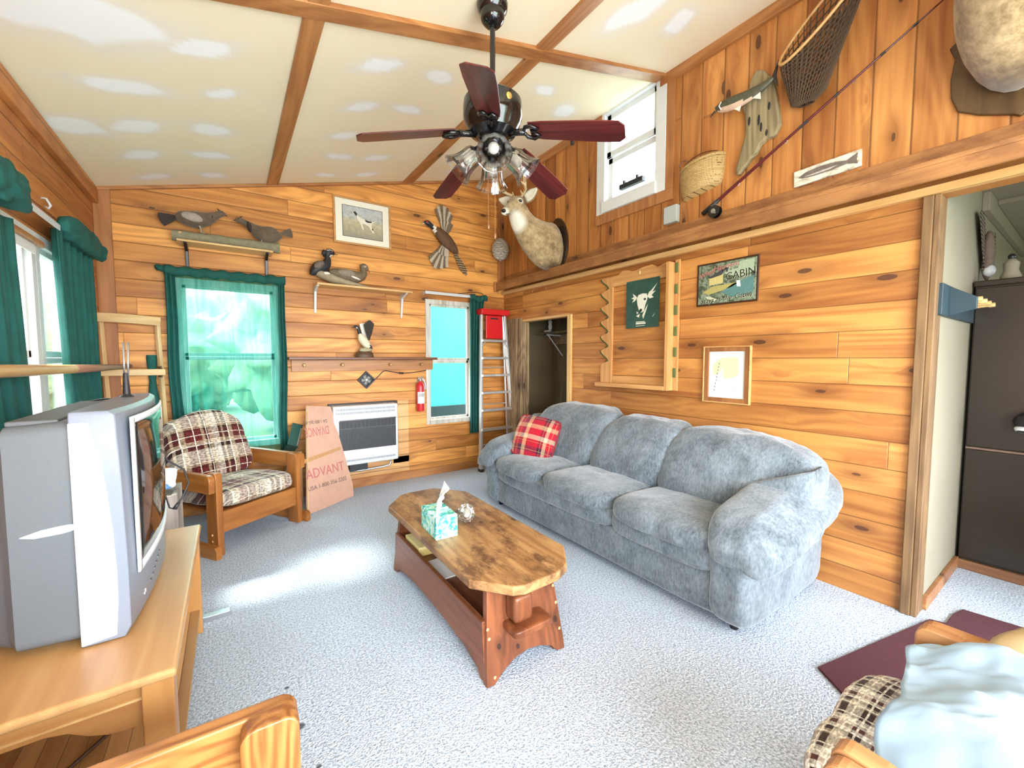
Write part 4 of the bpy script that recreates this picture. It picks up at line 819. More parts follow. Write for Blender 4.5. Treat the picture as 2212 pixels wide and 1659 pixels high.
q = MB(); q.prism([(.035, hgt*.46), (.50, hgt*.505), (.495, hgt*.535), (.035, hgt*.50)], .0002, .0008, PP); q.build('tan_band', plain('tan_band', (.52, .28, .12), .8, var=.2, scale=30), bb)
# green metal tray and box behind the chair
t = thing('metal_tray', 'dark green metal tray tilted between curtain and leaning board', 'tray', (.47, D-.16, .5))
Mt = Matrix.Translation((.475, D-.15, .635)) @ Matrix.Rotation(R_(20), 4, 'Y') @ Matrix.Rotation(R_(-35), 4, 'X')
MB().box((-.045, -.06, -.13), (.045, .06, -.12), Mt).box((-.045, -.06, -.13), (.045, -.05, .10), Mt).box((.035, -.06, -.13), (.045, .06, .10), Mt).build('tray_body', plain('dark_green_metal', (.02, .075, .06), .4), t, bevel=.002); MB().box((.03, -.066, -.12), (.04, -.058, .06), Mt).build('rim', m_steel, t)
t = thing('cardboard_box', 'brown box under the green tray behind the pine armchair', 'box', (.45, D-.15, 0)); MB().box((.40, D-.24, 0), (.53, D-.06, .50)).build('carton', plain('brown_card', (.42, .26, .13), .8, var=.1), t, bevel=.003); MB().box((.40, D-.155, .499), (.53, D-.145, .502)).build('tape', m_light, t)
# pale wooden frame and long pole in the corner
t = thing('wooden_frame', 'pale ladder like wooden frame standing in the left corner', 'frame', (-.63, D-.07, 0))
m_pf = wood('pale_wood', (.74, .54, .27), (.60, .40, .17), 2, knots=.1, rough=.5); m_pfx = wood('pale_wood_x', (.76, .56, .29), (.62, .42, .18), 0, knots=.1, rough=.5)
for a, c in (((-.755, D-.075, 0), (-.80, D-.045, 1.655)), ((-.43, D-.075, 0), (-.468, D-.045, 1.64))): MB().tube([a, c], .024, 4, flat=.8).build('stile', m_pf, t, bevel=.003)
q = MB(); q.tube([(-.84+.40*i/10, D-.10-.02*math.sin(math.pi*i/10), 1.668-.016*(i/10)**2) for i in range(11)], .036, 4, flat=.55, up=(0, 1, 0)); q.build('top_rail', m_pfx, t, bevel=.004)
MB().box((-.83, D-.108, 1.222), (-.425, D-.08, 1.272)).build('cross_rail', m_pfx, t, bevel=.004)
t = thing('wooden_pole', 'long peeled wooden pole lying level along the left window', 'pole', (-.70, 3.2, 1.3))
MB().tube([(-.665, 1.7, 1.312), (-.665, 3.05, 1.300)], [.026, .022], 8).build('peeled_end', m_lighty, t, smooth=60, label='pale peeled end'); MB().tube([(-.665, 3.04, 1.300), (-.66, 3.5, 1.297), (-.645, 4.0, 1.297), (-.63, 4.28, 1.298)], [.023, .022, .019, .015], 10).build('bark_shaft', wood('bark_brown', (.40, .21, .12), (.22, .10, .055), 1, knots=.2, rough=.8), t, smooth=180, label='brown bark covered shaft')
t = thing('folded_umbrella', 'dark green folded umbrella hanging behind the pale wooden frame', 'umbrella', (-.51, D-.04, .5))
MB().loft([ering((-.515, D-.035, z), (rx, 0, 0), (0, .022, 0), 12) for z, rx in ((1.385, .030), (1.36, .034), (1.22, .026), (1.18, .022), (1.12, .026), (.90, .048), (.60, .055), (.40, .02))]).build('canopy', m_green, t, smooth=60); MB().cyl((-.515, D-.035, .28), (-.515, D-.035, .41), .006).build('tip', m_blackm, t)
# ------------------------------------------------------------------ right wall, below the ledge
def rwp(y, z, o=0): return RW @ Vector((-y, z, o))
m_rk = wood('rack_pine', (.66, .36, .13), (.46, .21, .065), 2, knots=.25, rough=.45); m_rky = wood('rack_pine_y', (.66, .36, .13), (.46, .21, .065), 1, knots=.25, rough=.45); m_felt = plain('green_felt', (.10, .13, .035), .95)
t = thing('gun_rack', 'empty pine gun rack with wavy hooked side and green felt', 'gun rack', (W, 2.3, 1.1))
N_ = 6; zt0, zb0 = 2.10, 1.30; per = (zt0-zb0)/N_
wave = []
for i in range(N_*12+1):
    k = i/12; ph = k % 1.0; z = zt0-(zt0-zb0)*i/(N_*12)
    dx = .055*(.5-.5*math.cos(2*math.pi*min(1, ph*1.15)))*(ph**.6)
    wave.append((-(2.722-.062+dx*-1+.062-.0), z, ph))
edge = [(-2.735+.095*(.5-.5*math.cos(math.pi*min(1, (i % 12)/9)))*(1 if i % 12 < 10 else (12-i % 12)/3.), zt0-(zt0-zb0)*i/(N_*12)) for i in range(N_*12+1)]
MB().prism([(-2.60, 2.10)]+edge+[(-2.735, 1.10), (-2.60, 1.10)], 0, .022, RW).build('wavy_side', m_rk, t, bevel=.002)
for k in range(N_):
    seg = [RW @ Vector((x-.006, z, .012)) for x, z in edge[k*12:k*12+11]]; MB().tube(seg, .013, 6, flat=.5, up=(1, 0, 0)).build('felt_strip', m_felt, t, smooth=180)
rb = MB(); rb.box((-1.995, 1.10, 0), (-1.965, 2.11, .09), RW).box((-1.9645, 1.10, 0), (-1.925, 2.13, .016), RW); rb.build('notched_side', m_rk, t, bevel=.003)
for k in range(6): MB().box((-1.962, 2.03-.165*k, .012), (-1.936, 2.11-.165*k-.005, .024), RW).build('felt_strip', m_felt, t, bevel=.004)
top = [(-2.597, 2.01), (-1.997, 2.01), (-1.997, 2.115), (-2.06, 2.125), (-2.12, 2.105), (-2.18, 2.135), (-2.27, 2.13), (-2.33, 2.115), (-2.38, 2.115), (-2.43, 2.13), (-2.49, 2.135), (-2.55, 2.10), (-2.597, 2.105)]
MB().prism(top, 0, .02, RW).build('scalloped_top', m_rky, t, bevel=.002)
MB().box((-2.738, 1.10, .0005), (-1.996, 1.135, .095), RW).box((-2.598, 1.135, .001), (-1.997, 1.20, .012), RW).build('bottom_shelf', m_rky, t, bevel=.003); MB().ell(rwp(2.30, 2.09, .022), (.006, .012, .016), nu=10, nv=8).build('catch', m_light, t, smooth=180)
t = thing('poster', 'dark green poster of a white antlered skull inside the gun rack', 'poster', (W, 2.26, 1.82))
Pm = RW @ Matrix.Translation((-2.265, 1.822, .026)); m_pg = plain('poster_green', (.022, .075, .055), .5, var=.5, scale=14); m_bone = plain('poster_bone', (.70, .70, .58), .6, var=.2, scale=60)
p = MB().box((-.168, -.203, -.004), (.168, .203, .0), Pm).build('sheet', m_pg, t)
q = MB()
for pol in ([(-.055, .04), (-.04, .075), (.0, .085), (.045, .08), (.055, .04), (.035, -.01), (.02, -.065), (-.005, -.075), (-.03, -.055), (-.045, -.01)], [(-.05, .055), (-.075, .03), (-.105, .02), (-.085, .045), (-.115, .055), (-.085, .065), (-.10, .095), (-.07, .075)], [(.05, .055), (.075, .035), (.115, .04), (.095, .06), (.135, .095), (.10, .085), (.15, .155), (.09, .10), (.07, .09)], [(-.055, -.06), (-.035, -.075), (-.05, -.085)], [(-.06, -.10), (-.02, -.085), (-.03, -.115)], [(.02, -.07), (.045, -.03), (.06, -.01), (.04, -.07), (.015, -.13), (.005, -.10)], [(.10, -.12), (.125, -.10), (.13, -.085), (.12, -.11)]): q.prism(pol, .0003, .0012, Pm)
q.build('skull_picture', m_bone, p); MB().ell(Pm @ Vector((.028, .035, .001)), (.0008, .013, .011), nu=10, nv=6).ell(Pm @ Vector((-.012, -.055, .001)), (.0008, .016, .014), nu=10, nv=6).build('eye_hollow', m_blackm, p)
q = MB()
for z, h_, w_ in ((-.155, .006, .045), (-.172, .013, .05), (-.188, .004, .045)): q.box((-.06+.0, z, .0003), (-.06+2*w_, z+h_, .001), Pm)
q.build('caption_bars', m_bone, p)
# tin cabin sign
t = thing('cabin_sign', 'tin cabin sign with lettering over a painted lakeside cabin', 'sign', (W, 1.56, 1.89))
Ps = RW @ Matrix.Translation((-1.562, 1.897, .006)) @ Matrix.Rotation(R_(-.4), 4, 'Z')
def signmat():
    m, nt, b = newmat('sign_paint', .4); o, s = xyz(nt); n = nd(nt, 'TexNoise', {'Vector': o, 'Scale': 30.0, 'Detail': 6.0, 'Roughness': .7}).outputs[0]
    c = ramp(nt, n, [(.25, (.02, .028, .014)), (.45, (.075, .10, .06)), (.55, (.24, .30, .20)), (.7, (.06, .08, .04))]); nt.links.new(c, b.inputs['Base Color']); return m
MB().box((-.219, -.155, -.006), (.219, .155, .004), Ps).build('rim', plain('rim_brown', (.045, .018, .008), .35), t, bevel=.004)
p = MB().box((-.205, -.142, .0), (.205, .142, .006), Ps).build('picture', signmat(), t, bevel=.002)
def flat(name, pol, col, z=.0065, par=p, h=.0008, var=.25):
    q = MB()
    for pl in pol: q.prism(pl, z, z+h, Ps)
    return q.build(name, plain('sign_'+name, col, .5, var=var, scale=70), par)
flat('sky_patch', [[(-.01, .06), (.0, .12), (.19, .135), (.19, .05), (.10, .02)]], (.34, .42, .29)); flat('lake', [[(-.03, -.07), (.05, -.02), (.19, .02), (.19, -.09), (.05, -.11)]], (.09, .20, .19)); flat('shore', [[(-.17, -.055), (-.10, -.02), (.02, -.015), (.10, -.01), (.04, -.04), (-.04, -.06), (-.12, -.075)]], (.38, .33, .11))
flat('cabin', [[(-.12, -.01), (-.12, .05), (-.055, .055), (-.02, .06), (-.02, -.005)]], (.52, .44, .17), .0072); flat('roof', [[(-.135, .045), (-.02, .095), (-.012, .085), (-.03, .055), (-.11, .04)]], (.05, .05, .055), .008); flat('chimney', [[(-.0, .07), (.012, .07), (.02, .10), (-.004, .10)]], (.06, .06, .06), .008); flat('canoe', [[(-.15, -.085), (-.11, -.09), (-.06, -.115), (-.075, -.125), (-.13, -.105)]], (.50, .50, .36), .0075)
flat('waterfall', [[(.075, .0), (.10, .0), (.105, -.045), (.08, -.04)]], (.75, .82, .74), .0075)
m_lp = plain('sign_pink', (.52, .20, .18), .5); m_lk = plain('sign_dark', (.012, .014, .008), .5); m_lc = plain('sign_cream', (.66, .66, .50), .5)
tx = lambda x, y, r=0: Ps @ Matrix.Translation((x, y, .0085)) @ Matrix.Rotation(R_(r), 4, 'Z')
for dx, mm, nm in ((.0015, m_lk, 'letter_shadow'), (0, m_lp, 'lettering')): 
    z_ = tx if nm == 'lettering' else (lambda x, y, r=0: Ps @ Matrix.Translation((x+.0015, y-.0015, .0078)) @ Matrix.Rotation(R_(r), 4, 'Z'))
    q = MB(); q.text('What', .050, z_(-.140, .062, 16), .0003, shear=.25); q.text('Happens', .052, z_(-.0, .096, 6), .0003, shear=.25); q.build('pink_'+nm, mm, p)
    q = MB(); q.text('Stays at the Cabin', .050, z_(.0, -.128, 3), .0003, shear=.25); q.build('lower_'+nm, m_lc if nm == 'letter_shadow' else m_lk, p)
    q = MB(); q.text('CABIN', .075, z_(.105, .018, 5), .0003, sx=.92); q.build('cabin_'+nm, m_lc if nm == 'letter_shadow' else m_lk, p)
MB().text('at the', .026, tx(.055, .082, 6), .0003, shear=.2).build('small_lettering', m_lk, p)
# framed map
t = thing('framed_map', 'brown framed pale map on the right wall under the tin sign', 'picture', (W, 1.54, 1.24))
Pf = RW @ Matrix.Translation((-1.538, 1.24, 0)); m_fr = wood('frame_brown', (.36, .15, .05), (.22, .08, .025), 2, knots=0, rough=.35)
q = MB()
for a, c in (((-.164, -.20, 0), (-.128, .20, .02)), ((.128, -.20, 0), (.164, .20, .02)), ((-.128, .166, 0), (.128, .20, .02)), ((-.128, -.20, 0), (.128, -.166, .02))): q.box(a, c, Pf)
q.build('frame', m_fr, t, bevel=.003); q = MB()
for a, c in (((-.168, -.204, 0), (-.1605, .204, .026)), ((.1605, -.204, 0), (.168, .204, .026)), ((-.16, .1965, 0), (.16, .204, .026)), ((-.16, -.204, 0), (.16, -.1965, .026))): q.box(a, c, Pf)
q.build('gilt_edge', m_lighty, t, bevel=.002)
p = MB().box((-.13, -.168, .004), (.13, .168, .008), Pf).build('paper', plain('map_paper', (.74, .75, .71), .5), t); q = MB()
for pl in ([(-.10, .07), (-.04, .12), (.08, .125), (.085, .0), (.04, -.02), (-.02, -.03), (-.03, .05), (-.06, .0), (-.10, .0)],): q.prism(pl, .0082, .0086, Pf)
q.build('green_area', plain('map_green', (.62, .68, .36), .6, var=.12, scale=40), p); q = MB()
for k in range(9): q.box((-.09+.004*k, -.12+.024*k, .0088), (-.087+.004*k+.004, -.106+.024*k, .0092), Pf)
for k in range(6): q.box((.03+.012*k, -.10+.008*(k % 3), .0088), (.036+.012*k, -.097+.008*(k % 3), .0092), Pf)
q.box((-.09, .10, .0088), (-.055, .102, .0092), Pf).box((-.08, .094, .0088), (-.065, .0955, .0092), Pf).build('ink_marks', plain('map_ink', (.22, .24, .2), .7), p)
# hooks under the ledge
for k, (y, z) in enumerate(((3.80, 2.13), (3.56, 2.135))):
    tag(MB().tube([rwp(y, z+.012, 0), rwp(y, z+.012, .015), rwp(y, z, .025), rwp(y, z-.012, .018)], .003, 6).build('cup_hook', m_brass, smooth=180), ['brass cup hook under the ledge, nearer the corner', 'brass cup hook under the ledge, nearer the gun rack'][k], 'hook', 'cup hooks under the ledge')
# ------------------------------------------------------------------ closet contents
t = thing('closet_shelf', 'brown shelf board inside the closet doorway', 'shelf', (3.45, 3.8, 1.68)); MB().box((3.36, 3.09, 1.675), (3.655, 4.355, 1.70)).build('board', m_panel, t, bevel=.002); MB().box((3.60, 3.10, 1.55), (3.655, 4.35, 1.675)).build('cleat', m_rough, t)
q = MB(); q.tube([(3.64, 4.10, 1.40), (3.40, 4.10, 1.655)], .009, 6).tube([(3.65, 4.10, 1.66), (3.37, 4.10, 1.665)], .010, 6); q.build('bracket', m_whitew, t, label='white shelf bracket')
MB().box((3.635, 3.55, 1.36), (3.655, 3.575, 1.62)).build('wall_strip', m_whitew, t)
t = thing('white_figurine', 'white glass figurine on the closet shelf', 'figurine', (3.48, 4.22, 1.70)); MB().lathe([(.045, 0), (.05, .01), (.02, .03), (.03, .07), (.022, .11), (.03, .14), (.012, .17)], Matrix.Translation((3.47, 4.15, 1.70)), 14).build('figure', plain('milk_glass', (.62, .64, .58), .2), t, smooth=60); MB().puff((3.42, 4.15, 1.715), (.05, .12, .03), 3, n=8).build('base', m_white, t, smooth=180)
# ------------------------------------------------------------------ side room contents
m_cab = plain('cabinet_dark', (.020, .014, .008), .28, var=.25, scale=4)
t = thing('tall_cabinet', 'tall dark brown cabinet in the side room', 'cabinet', (4.15, -.1, 0))
MB().box((3.875, -.70, .06), (4.45, .49, 1.80)).build('carcass', m_cab, t); MB().box((3.855, -.71, 1.80), (4.46, .497, 1.836)).build('cornice', m_cab, t, bevel=.006)
MB().box((3.860, -.69, .80), (3.875, .486, 1.79)).build('upper_door', m_cab, t, bevel=.004); MB().box((3.860, -.69, .075), (3.875, .486, .78)).build('lower_door', m_cab, t, bevel=.004); MB().box((3.850, -.71, 0), (4.4, .496, .06)).build('plinth', wood('plinth_brown', (.22, .10, .04), (.12, .05, .02), 1, rough=.5), t, bevel=.005); MB().box((3.855, -.69, .784), (3.876, .486, .796)).build('divider', plain('divider', (.16, .10, .07), .3), t)
t = thing('peg_rack', 'blue painted peg rack with four wooden pegs on the side room wall', 'peg rack', (3.3, .50, 1.65)); m_bl = plain('blue_paint', (.018, .042, .055), .5, var=.15)
MB().box((2.97, .485, 1.575), (3.84, .505, 1.735)).build('back_board', m_bl, t, bevel=.003); MB().prism([(-.0, 0), (.10, .03), (.10, .09), (0, .155)], 0, .02, M4((0, -1, 0), (0, 0, 1), (1, 0, 0), (3.13, .487, 1.577))).build('end_bracket', m_bl, t, bevel=.003)
for k, x in enumerate((3.22, 3.36, 3.50, 3.64)): MB().tube([(x, .487, 1.655), (x, .41, 1.662), (x, .40, 1.663), (x, .38, 1.664)], [.009, .009, .014, .012], 10).build('peg', m_light, t, smooth=60)
t = thing('feather_fan', 'barred wild turkey wing hanging on the side room wall', 'wing', (4.0, .48, 2.1))
def feathers(mb, base, dirs, w, th, n, M):
    for (a, ln) in dirs:
        d = Vector((math.cos(a), math.sin(a))); s = Vector((-d.y, d.x)); b = Vector(base); pts = []
        for k in range(5): q_ = k/4; pts.append(b+d*ln*q_+s*w*(.35+.65*math.sin(min(1, q_*1.15)*math.pi*.62)))
        for k in range(4, -1, -1): q_ = k/4; pts.append(b+d*ln*q_-s*w*(.35+.65*math.sin(min(1, q_*1.15)*math.pi*.62)))
        mb.m = 1-mb.m; mb.prism([tuple(p_) for p_ in pts], th, th+.002, M); th += .0012
    return mb
def barmat(name, c1_, c2_, sc, ax=2, dist=2.0):
    m, nt, b = newmat(name, .8, 0, .2); o, s = xyz(nt); wv = nd(nt, 'TexWave', {'Vector': o, 'Scale': sc, 'Distortion': dist, 'Detail': 2.0}, wave_type='BANDS', bands_direction='XYZ'[ax]).outputs['Fac']
    nt.links.new(mix(nt, wv, c1_, c2_), b.inputs['Base Color']); return m
m_bar = barmat('barred_feather', (.05, .035, .025), (.36, .30, .24), 14, 2); m_bar2 = barmat('barred_feather_dark', (.025, .018, .014), (.20, .16, .13), 14, 2)
Pw = M4((1, 0, 0), (0, 0, 1), (0, -1, 0), (4.05, .50, 1.93))
feathers(MB(), (0, 0), [(R_(100+k*5), .30+.018*k) for k in range(-2, 7)], .028, .01, 9, Pw).build('left_wing', [m_bar, m_bar2], t); feathers(MB(), (0.03, 0), [(R_(62-k*5), .22+.02*(5-abs(k-2))) for k in range(0, 6)], .024, .03, 6, Pw).build('right_wing', [m_bar, m_bar2], t)
MB().ell((4.07, .47, 2.02), (.04, .03, .16), nu=14, nv=10).build('body', plain('wing_brown', (.16, .11, .08), .85, var=.4, scale=40), t, smooth=180); MB().ell((4.06, .46, 1.92), (.03, .03, .04), nu=10, nv=8).build('base_tuft', m_white, t, smooth=180)
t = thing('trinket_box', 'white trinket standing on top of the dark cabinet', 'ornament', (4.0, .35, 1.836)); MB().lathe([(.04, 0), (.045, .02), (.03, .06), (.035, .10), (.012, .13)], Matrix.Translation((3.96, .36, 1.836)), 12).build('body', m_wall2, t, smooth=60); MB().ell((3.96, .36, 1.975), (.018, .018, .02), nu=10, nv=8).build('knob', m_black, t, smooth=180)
t = thing('helmet', 'glossy black and white rounded helmet at the right photo edge', 'helmet', (3.78, .20, .97))
MB().ell((3.79, .212, .985), (.065, .085, .065), nu=20, nv=14).build('shell', m_black, t, smooth=180); MB().puff((3.785, .208, .945), (.13, .165, .05), 2.6, n=12).build('white_band', m_whitew, t, smooth=180); MB().puff((3.775, .205, .935), (.13, .15, .018), 3, n=10).build('black_stripe', m_black, t, smooth=180)
MB().tube([(3.79, .20, 1.03), (3.83, .20, 1.12), (3.862, .20, 1.13)], .006, 6).build('strap', m_blackm, t)
tag(MB().tube([LW @ Vector((3.33, 2.225, 0)), LW @ Vector((3.33, 2.225, .02)), LW @ Vector((3.33, 2.19, .035)), LW @ Vector((3.335, 2.175, .025)), LW @ Vector((3.34, 2.185, .012))], .006, 6).build('wall_hook', m_whitew, smooth=180), 'small white hook on the left wall above the curtain rod', 'hook')
def furmat(name, a_, c_, sc=30):
    m, nt, b = newmat(name, .9, 0, .1); o, s = xyz(nt); n = nd(nt, 'TexNoise', {'Vector': o, 'Scale': sc, 'Detail': 6.0, 'Roughness': .7}).outputs[0]; n2 = nd(nt, 'TexNoise', {'Vector': o, 'Scale': 6.0, 'Detail': 2.0}).outputs[0]
    nt.links.new(mix(nt, mt(nt, 'ADD', mt(nt, 'MULTIPLY', n, .6), mt(nt, 'MULTIPLY', n2, .4)), a_, c_), b.inputs['Base Color']); bump(nt, b, n, .5, .004); b.inputs['Sheen Weight'].default_value = .3; return m
# ------------------------------------------------------------------ ceiling fan
m_blade = wood('mahogany', (.135, .018, .016), (.055, .008, .008), 0, knots=0.0, rough=.32, gr=1.2)
m_gb = plain('gloss_black', (.006, .006, .007), .12, spec=.7)
FX, FY = 1.150, 1.840
t = thing('ceiling_fan', 'black five blade ceiling fan with glass shades under the sloped ceiling', 'ceiling fan', (FX, FY, 2.5))
TT = Matrix.Translation((FX, FY, 0))
MB().lathe([(.062, 3.18), (.070, 3.15), (.078, 3.125), (.074, 3.10), (.060, 3.085), (.062, 3.07), (.056, 3.05), (.040, 3.03), (.018, 3.022)], TT).build('canopy', m_gb, t, smooth=50)
MB().cyl((FX, FY, 2.64), (FX, FY, 3.04), .0135).build('downrod', m_gb, t, smooth=60); MB().lathe([(.02, 2.74), (.026, 2.70), (.05, 2.675), (.06, 2.665)], TT).build('collar', m_gb, t, smooth=60)
hs = MB().lathe([(.05, 2.672), (.135, 2.662), (.147, 2.652), (.150, 2.63), (.150, 2.575), (.146, 2.565), (.140, 2.545), (.125, 2.52), (.118, 2.50), (.09, 2.485), (.07, 2.47)], TT, 40).build('motor_housing', m_gb, t, smooth=40)
a = math.atan2(-FY, -FX)+.55; MB().lathe([(.0, .0), (.016, .0), (.016, .004), (.012, .006), (0, .006)], TT @ Matrix.Rotation(a, 4, 'Z') @ Matrix.Translation((.149, 0, 2.612)) @ Matrix.Rotation(R_(90), 4, 'Y'), 18).build('medallion', m_brass, hs, smooth=50)
th0 = 160.9
for k in range(5):
    Mk = TT @ Matrix.Rotation(R_(th0+72*k), 4, 'Z') @ Matrix.Translation((.17, 0, 2.487)) @ Matrix.Rotation(R_(11.5), 4, 'Y') @ Matrix.Rotation(R_(-12), 4, 'X')
    bl = [(.03, -.052), (.10, -.060), (.38, -.068), (.47, -.066), (.497, -.040), (.497, .040), (.47, .066), (.38, .068), (.10, .060), (.03, .052)]
    bo = MB().prism(bl, -.003, .003).build('blade', m_blade, None, bevel=.0015); bo.parent = t; bo.matrix_local = ROOT[t.name].inverted() @ Mk
    iron = MB(); Mi_ = TT @ Matrix.Rotation(R_(th0+72*k), 4, 'Z') @ Matrix.Translation((0, 0, 2.49))
    iron.tube([Mi_ @ Vector((.09, 0, .0)), Mi_ @ Vector((.14, 0, -.008)), Mi_ @ Vector((.175, 0, -.012))], [.020, .016, .018], 8)
    for s_ in (-1, 1): iron.tube([Mk @ Vector((.0, 0, -.010)), Mk @ Vector((.015, s_*.032, -.011)), Mk @ Vector((.05, s_*.042, -.011)), Mk @ Vector((.08, s_*.022, -.011)), Mk @ Vector((.06, s_*.006, -.011)), Mk @ Vector((.04, s_*.014, -.011))], [.008, .010, .010, .009, .007, .006], 8)
    iron.build('blade_iron', m_gb, t, smooth=180)
MB().box((FX+.30, FY-.27, 2.425), (FX+.312, FY-.255, 2.46)).build('balance_clip', m_blackm, t)
MB().lathe([(.07, 2.475), (.075, 2.45), (.06, 2.43), (.045, 2.40), (.02, 2.385), (.0, 2.38)], TT).build('light_fitter', m_gb, t, smooth=50)
m_bulb = plain('bulb_glass', (.50, .49, .45), .15)
for k in range(4):
    az = math.atan2(-FY, -FX)+R_(90*k+2); d = Vector((math.cos(az), math.sin(az), 0)); tilt = R_(48)
    ax = (d*math.sin(tilt)+Vector((0, 0, -math.cos(tilt)))).normalized(); p0 = Vector((FX, FY, 2.425))+d*.06
    Mx = Matrix.Translation(p0) @ ax.to_track_quat('Z', 'Y').to_matrix().to_4x4()
    MB().lathe([(.014, -.03), (.016, 0), (.024, .01), (.026, .03), (.018, .032)], Mx).build('socket', m_gb, t, smooth=60)
    rings = []
    for r, z in ((.020, .022), (.036, .035), (.043, .055), (.044, .085), (.050, .115), (.062, .138), (.070, .150), (.068, .150), (.060, .137), (.048, .114), (.042, .085), (.041, .056), (.034, .037), (.018, .024)):
        r, z = r*1.22, .02+(z-.02)*1.15
        rings.append([Mx @ Vector((r*(1+.03*math.cos(12*2*math.pi*i/48))*math.cos(2*math.pi*i/48), r*(1+.03*math.cos(12*2*math.pi*i/48))*math.sin(2*math.pi*i/48), z)) for i in range(48)])
    g = MB().loft(rings, cap=False).build('glass_shade', m_crys, t, smooth=60)
    MB().lathe([(.012, .03), (.014, .045), (.026, .07), (.028, .085), (.02, .105), (.0, .112)], Mx, 16).build('bulb', m_bulb, g, smooth=180)
m_chain = plain('dark_brass', (.28, .13, .05), .4, .4)
for (x, zb) in ((1.110, 2.02), (1.150, 1.98)):
    MB().cyl((x, FY-.02, zb), (x, FY-.02, 2.40), .0016, n=5).build('pull_chain', m_chain, t); MB().lathe([(.003, .02), (.007, .01), (.007, -.005), (.003, -.012)], Matrix.Translation((x, FY-.02, zb)), 10).build('pull_knob', m_chain, t, smooth=180)
# ------------------------------------------------------------------ mounted deer
m_fur = furmat('deer_fur', (.24, .16, .075), (.58, .45, .26)); m_furd = furmat('deer_face', (.20, .12, .055), (.44, .31, .17)); m_furw = furmat('deer_white', (.74, .69, .56), (.88, .85, .74)); m_furb = furmat('deer_brown', (.08, .05, .025), (.24, .16, .08))
m_antler = plain('antler', (.66, .50, .28), .5, var=.2, scale=30); m_plq = plain('plaque_dark', (.028, .015, .009), .25); m_plb = wood('plaque_brown', (.12, .065, .022), (.065, .033, .012), 2, knots=0, rough=.45)
def deer(label, wy, wz, plq, plmat, sc=1.0, pl_off=(0, 0)):
    t = thing('deer_mount', label, 'deer mount', (W, wy, wz))
    # authored around wy=3.38, wz=2.55
    def P(x, y, z): return Vector((W+(x-W)*sc, wy+(y-3.38)*sc, wz+(z-2.55)*sc))
    MB().prism([(-(wy+pl_off[0])+u, wz+pl_off[1]+v) for u, v in plq], 0, .022, RW).build('plaque', plmat, t, bevel=.006, seg=3)
    secs = [((2.905, 3.39, 2.535), .225*sc, .120*sc), ((2.84, 3.39, 2.53), .245*sc, .140*sc), ((2.74, 3.385, 2.545), .240*sc, .155*sc), ((2.62, 3.385, 2.60), .195*sc, .145*sc), ((2.52, 3.40, 2.68), .150*sc, .115*sc), ((2.455, 3.41, 2.77), .125*sc, .092*sc), ((2.43, 3.415, 2.85), .10*sc, .085*sc), ((2.43, 3.42, 2.91), .05*sc, .06*sc)]
    secs = [(P(*c), a_, b_) for c, a_, b_ in secs]
    h2 = [((2.475, 3.44, 2.905), .045, .05), ((2.44, 3.424, 2.905), .070, .074), ((2.39, 3.40, 2.878), .076, .078), ((2.33, 3.372, 2.835), .062, .060), ((2.27, 3.344, 2.795), .046, .044), ((2.215, 3.318, 2.757), .038, .038), ((2.185, 3.305, 2.738), .026, .028), ((2.178, 3.30, 2.735), .008, .01)]
    h2 = [(P(*c), a_*sc, b_*sc) for c, a_, b_ in h2]; side = (.43, -.9, 0)
    q = MB(); q.loft(body(secs, (0, 1, 0), 24, 4)).loft(body(h2, side, 20, 4))
    iv = Matrix.Translation((W, wy, wz)).inverted()
    mz = iv @ P(2.19, 3.306, 2.72); th_ = iv @ P(2.36, 3.37, 2.70); ey = [iv @ P(2.395, 3.33, 2.898), iv @ P(2.345, 3.435, 2.905)]; be = iv @ P(2.80, 3.38, 2.30); pk = iv @ P(2.42, 3.41, 2.96)
    md, nt, b = newmat('deer_coat', .9, 0, .1); oc_, so_ = xyz(nt)
    n = nd(nt, 'TexNoise', {'Vector': oc_, 'Scale': 34.0, 'Detail': 6.0, 'Roughness': .7}).outputs[0]; n2 = nd(nt, 'TexNoise', {'Vector': oc_, 'Scale': 9.0, 'Detail': 3.0}).outputs[0]
    col = mix(nt, nd(nt, 'MapRange', {0: mt(nt, 'ADD', mt(nt, 'MULTIPLY', n, .5), mt(nt, 'MULTIPLY', n2, .5)), 1: .36, 2: .64}).outputs[0], (.20, .13, .06), (.56, .42, .23))
    def spot(col, c, r0, r1, cc, k=1.0):
        d_ = nd(nt, 'VectorMath', {0: oc_, 1: tuple(c)}, operation='DISTANCE').outputs['Value']; d_ = mt(nt, 'ADD', d_, mt(nt, 'MULTIPLY', mt(nt, 'SUBTRACT', n2, .5), .05))
        return mix(nt, nd(nt, 'MapRange', {0: d_, 1: r0*sc, 2: r1*sc, 3: k, 4: 0.0}).outputs[0], col, cc)
    wt = (.82, .78, .66)
    col = spot(col, be, .05, .13, (.10, .06, .03), .8); col = spot(col, pk, .05, .11, (.17, .10, .045), .8)
    col = spot(col, mz, .03, .075, wt); col = spot(col, th_, .07*(1.7 if sc > 1.1 else 1), .13*(1.75 if sc > 1.1 else 1), wt)
    for e_ in ey: col = spot(col, e_, .016, .04, wt)
    nt.links.new(col, b.inputs['Base Color']); bump(nt, b, n, .5, .004); b.inputs['Sheen Weight'].default_value = .3
    hb = q.build('head_and_neck', md, t, smooth=180)
    hd = Vector((-.83, -.40, -.40))
    MB().ell(P(2.183, 3.303, 2.748), (.024*sc, .027*sc, .019*sc), nu=14, nv=10).build('nose', m_gb, t, smooth=180)
    MB().tube([P(2.20, 3.285, 2.715), P(2.225, 3.285, 2.722), P(2.25, 3.295, 2.735)], .004*sc, 6).build('mouth_line', m_black, t, smooth=180)
